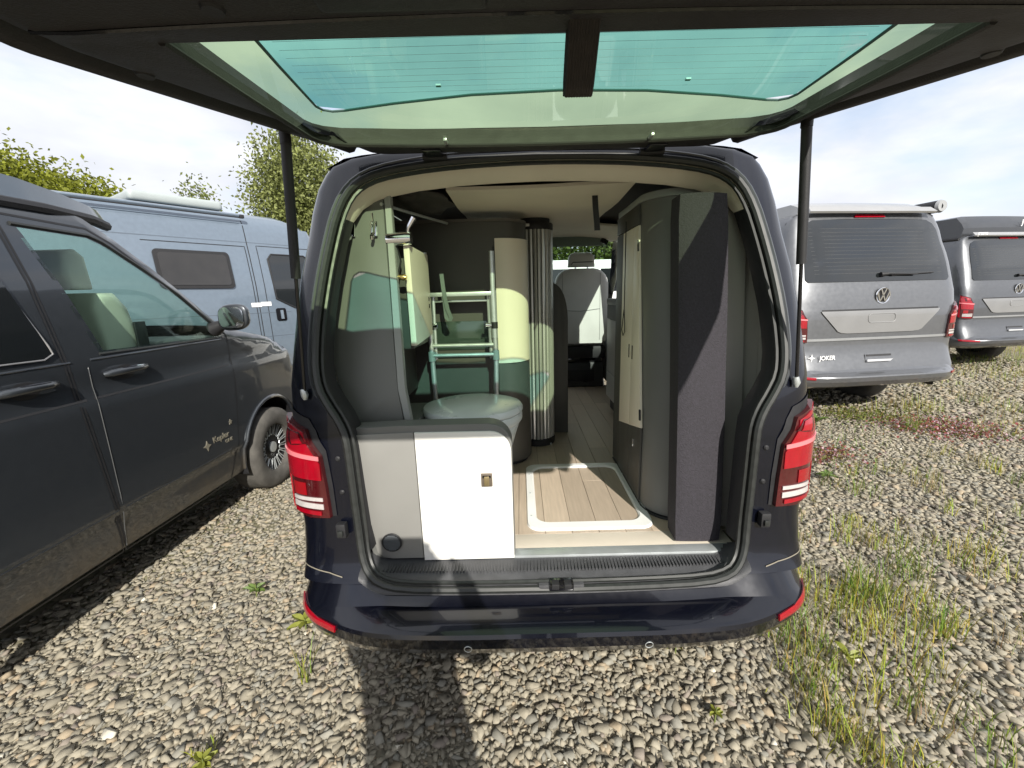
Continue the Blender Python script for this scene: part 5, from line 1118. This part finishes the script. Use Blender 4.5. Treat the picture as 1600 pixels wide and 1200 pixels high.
def leafy(name, label, x, y, n, L_, col, up=.5, cat='plant', group=None):
    z = gzf(x, y); t = thing(name, label, cat, (x, y, z), 0, group, world=False)
    tube('stem', [(0, 0, -.02), (.003, .002, .03*up+.02), (.004, 0, .05*up+.04)], [.004, .003, .002], mat('weed stem', (.14, .17, .05), .6, var=.1), t, 6)
    lm = mat('weed leaf %.2f' % col[1], col, .5, var=.2, vscale=30, trans=.3)
    for k in range(n):
        a = 2*PI*k/n*1.62+random.uniform(-.3, .3); l = L_*random.uniform(.5, .95); w = l*.26; V = []; rise = up*random.uniform(.5, 1.3)
        for q, ww in ((0, .15), (.25, .8), (.5, 1), (.75, .7), (1, .02)):
            r = l*q; zz = .03+.02*k/n+l*rise*q*(1-.6*q)
            for s in (-1, 0, 1): V.append((math.cos(a)*r-math.sin(a)*w*ww*s, math.sin(a)*r+math.cos(a)*w*ww*s, zz+(.010 if s else 0)))
        mesh('leaf', V, [(i*3+j, i*3+j+1, i*3+j+4, i*3+j+3) for i in range(4) for j in range(2)], lm, t, 60)
    return t
GL, GY = (.13, .20, .045), (.26, .28, .05)
W_ = 'leafy weeds in the gravel'
leafy('leafy_weed', 'small bright green weed in the gravel between the two vans on the left', -1.50, .75, 9, .065, GL, .9, group=W_)
leafy('leafy_weed', 'sprawling weed with yellow leaf at the bumper corner, below left red reflector', -1.13, .52, 8, .085, GY, .4, group=W_)
leafy('leafy_weed', 'yellow-green weed just below the bumper, right of the middle', .525, .33, 8, .070, GY, .7, group=W_)
leafy('leafy_weed', 'broad yellow leaf weed among grass tufts right of the bumper', 1.19, .25, 5, .075, GY, .6, group=W_)
leafy('leafy_weed', 'tiny lone weed in the gravel at the lower right of the bumper', .56, .04, 6, .035, GY, .6, group=W_)
leafy('leafy_weed', 'upright broad-leaved weed beside the grey van bumper', 2.95, 3.0, 9, .13, GL, 1.3, group=W_)
leafy('leafy_weed', 'low green rosette weed in the gravel behind the right lamp', 2.25, 1.85, 12, .085, GL, .3, group=W_)
leafy('leafy_weed', 'pale weed clump at the bottom edge left of the shadow', -1.16, -.08, 8, .05, GY, .3, group=W_)
def mats_plant(name, label, x, y, r, n, cols):
    c = rng.normal(0, r*.5, (n, 2)); s = rng.uniform(.006, .014, n); ctr = np.stack([x+c[:, 0], y+c[:, 1]*.7, gz(x+c[:, 0], y+c[:, 1]*.7)+rng.uniform(.02, .06, n)], 1)
    u = rng.normal(0, 1, (n, 3)); u /= np.linalg.norm(u, axis=1)[:, None]; w = np.cross(u, rng.normal(0, 1, (n, 3))); w /= np.linalg.norm(w, axis=1)[:, None]
    V = np.stack([ctr-u*s[:, None], ctr+w*s[:, None], ctr+u*s[:, None], ctr-w*s[:, None]], 1).reshape(-1, 3)
    T = np.array(cols)[rng.integers(0, len(cols), n)]
    o = mesh_np(name, V, np.arange(4*n).reshape(n, 4), M_LEAF, np.repeat(T, 4, 0)); o['kind'] = 'stuff'; o['label'] = label; o['category'] = 'plant'; return o
PK = [(.32, .09, .09), (.26, .10, .08), (.20, .15, .06), (.16, .18, .05), (.50, .34, .38)]
mats_plant('stonecrop', 'reddish flowering stonecrop mat in front of the grey van', 4.0, 2.75, .55, 1700, PK)
mats_plant('stonecrop', 'small reddish stonecrop patch nearer the open van', 2.5, 2.25, .30, 700, PK)
mats_plant('ground_weed', 'thin green ground cover below the far right vans', 3.6, 3.2, .55, 900, [(.13, .17, .04), (.18, .21, .05), (.22, .2, .07)])

# ------------------------------------------------------------------ the photographer behind the camera, whose shadow falls on gravel and bumper
def person():
    J = {'pel': (0, 0, .93), 'bel': (0, .0, 1.06), 'che': (0, .0, 1.26), 'nek': (0, .01, 1.43), 'hd0': (0, .03, 1.50), 'hd1': (0, .045, 1.585), 'hd2': (0, .04, 1.67)}
    rad = {'pel': .185, 'bel': .175, 'che': .175, 'nek': .062, 'hd0': .07, 'hd1': .095, 'hd2': .075}
    E_ = [('pel', 'bel'), ('bel', 'che'), ('che', 'nek'), ('nek', 'hd0'), ('hd0', 'hd1'), ('hd1', 'hd2')]
    for s, n in ((-1, 'l'), (1, 'r')):
        J.update({n+'hip': (s*.085, 0, .87), n+'kne': (s*.095, .02, .48), n+'ank': (s*.12, 0, .09), n+'toe': (s*.14, .15, .045), n+'sho': (s*.185, 0, 1.37), n+'elb': (s*.27, .12, 1.16), n+'wri': (s*.115, .30, 1.37), n+'pal': (s*.085, .335, 1.42)})
        rad.update({n+'hip': .115, n+'kne': .082, n+'ank': .055, n+'toe': .035, n+'sho': .09, n+'elb': .065, n+'wri': .030, n+'pal': .034})
        E_ += [('pel', n+'hip'), (n+'hip', n+'kne'), (n+'kne', n+'ank'), (n+'ank', n+'toe'), ('che', n+'sho'), (n+'sho', n+'elb'), (n+'elb', n+'wri'), (n+'wri', n+'pal')]
        for f in range(4):
            J[n+'f%da' % f] = (s*(.072+.006*f), .352, 1.437-.019*f+.03); J[n+'f%db' % f] = (s*(.048+.004*f), .366, 1.452-.019*f+.02); E_ += [(n+'pal', n+'f%da' % f), (n+'f%da' % f, n+'f%db' % f)]; rad[n+'f%da' % f] = .009; rad[n+'f%db' % f] = .008
        J[n+'th'] = (s*.055, .335, 1.45); rad[n+'th'] = .010; E_.append((n+'pal', n+'th'))
    K = list(J); me = bpy.data.meshes.new('person'); me.from_pydata([J[k] for k in K], [(K.index(a), K.index(b)) for a, b in E_], [])
    o = bpy.data.objects.new('person', me); COL.objects.link(o); md = o.modifiers.new('skin', 'SKIN'); ss = o.modifiers.new('sub', 'SUBSURF'); ss.levels = ss.render_levels = 2
    for i, k in enumerate(K):
        sv = me.skin_vertices[0].data[i]; sv.radius = (rad[k], rad[k]); sv.use_root = (k == 'pel')
    bpy.context.view_layer.update(); m2 = bpy.data.meshes.new_from_object(o.evaluated_get(bpy.context.evaluated_depsgraph_get()))
    bpy.data.objects.remove(o); return m2
OFF = Vector((0, 0, 0))
PX, PY = .03, -1.56
pt = thing('person', 'person in dark jacket holding up a phone, whose shadow falls on the bumper', 'person', (PX, PY, 0), 0, None, world=False)
me = person(); b_ = link('body', me, mat('jacket', (.03, .032, .04), .85, var=.2, bump=.3, bscale=80), pt, 80)
skin = mat('skin', (.48, .30, .22), .55, var=.06); me.materials.append(skin); me.materials.append(mat('trousers', (.05, .06, .09), .9, var=.2))
for p in me.polygons:
    c = p.center; p.material_index = 1 if (c.z > 1.45 and c.y < .2) or (c.y > .29 and c.z > 1.3) else (2 if c.z < .92 else 0)
hair = lumpy('hair', (0, .025, 1.655), (.105, .115, .085), mat('hair', (.05, .035, .025), .7, var=.3, bump=.6, bscale=120), 5.5, pt)
for s in (-1, 1):
    e = lathe('eye', [(.004, -.012), (.011, -.006), (.0125, 0), (.011, .006), (.004, .011)], (s*.033, .128, 1.595), M_TEXTW, pt, 12, 'y'); lathe('ear', [(.012, -.006), (.024, 0), (.012, .006)], (s*.098, .03, 1.585), skin, pt, 12, 'x', (.7, 1.2))
tube('nose', [(0, .125, 1.60), (0, .150, 1.568), (0, .130, 1.558)], [.008, .014, .010], skin, pt, 8); tube('mouth', [(-.022, .124, 1.535), (0, .132, 1.533), (.022, .124, 1.535)], .005, mat('lips', (.40, .17, .15), .5, var=.05), pt, 6)
OFF = Vector((0, 0, 0))
ph = box('phone', (-.165, -.015), (-1.185, -1.176), (1.475, 1.548), M_BLACKG, None, .004); tag(ph, 'black phone held up behind the camera by the photographer', 'phone')
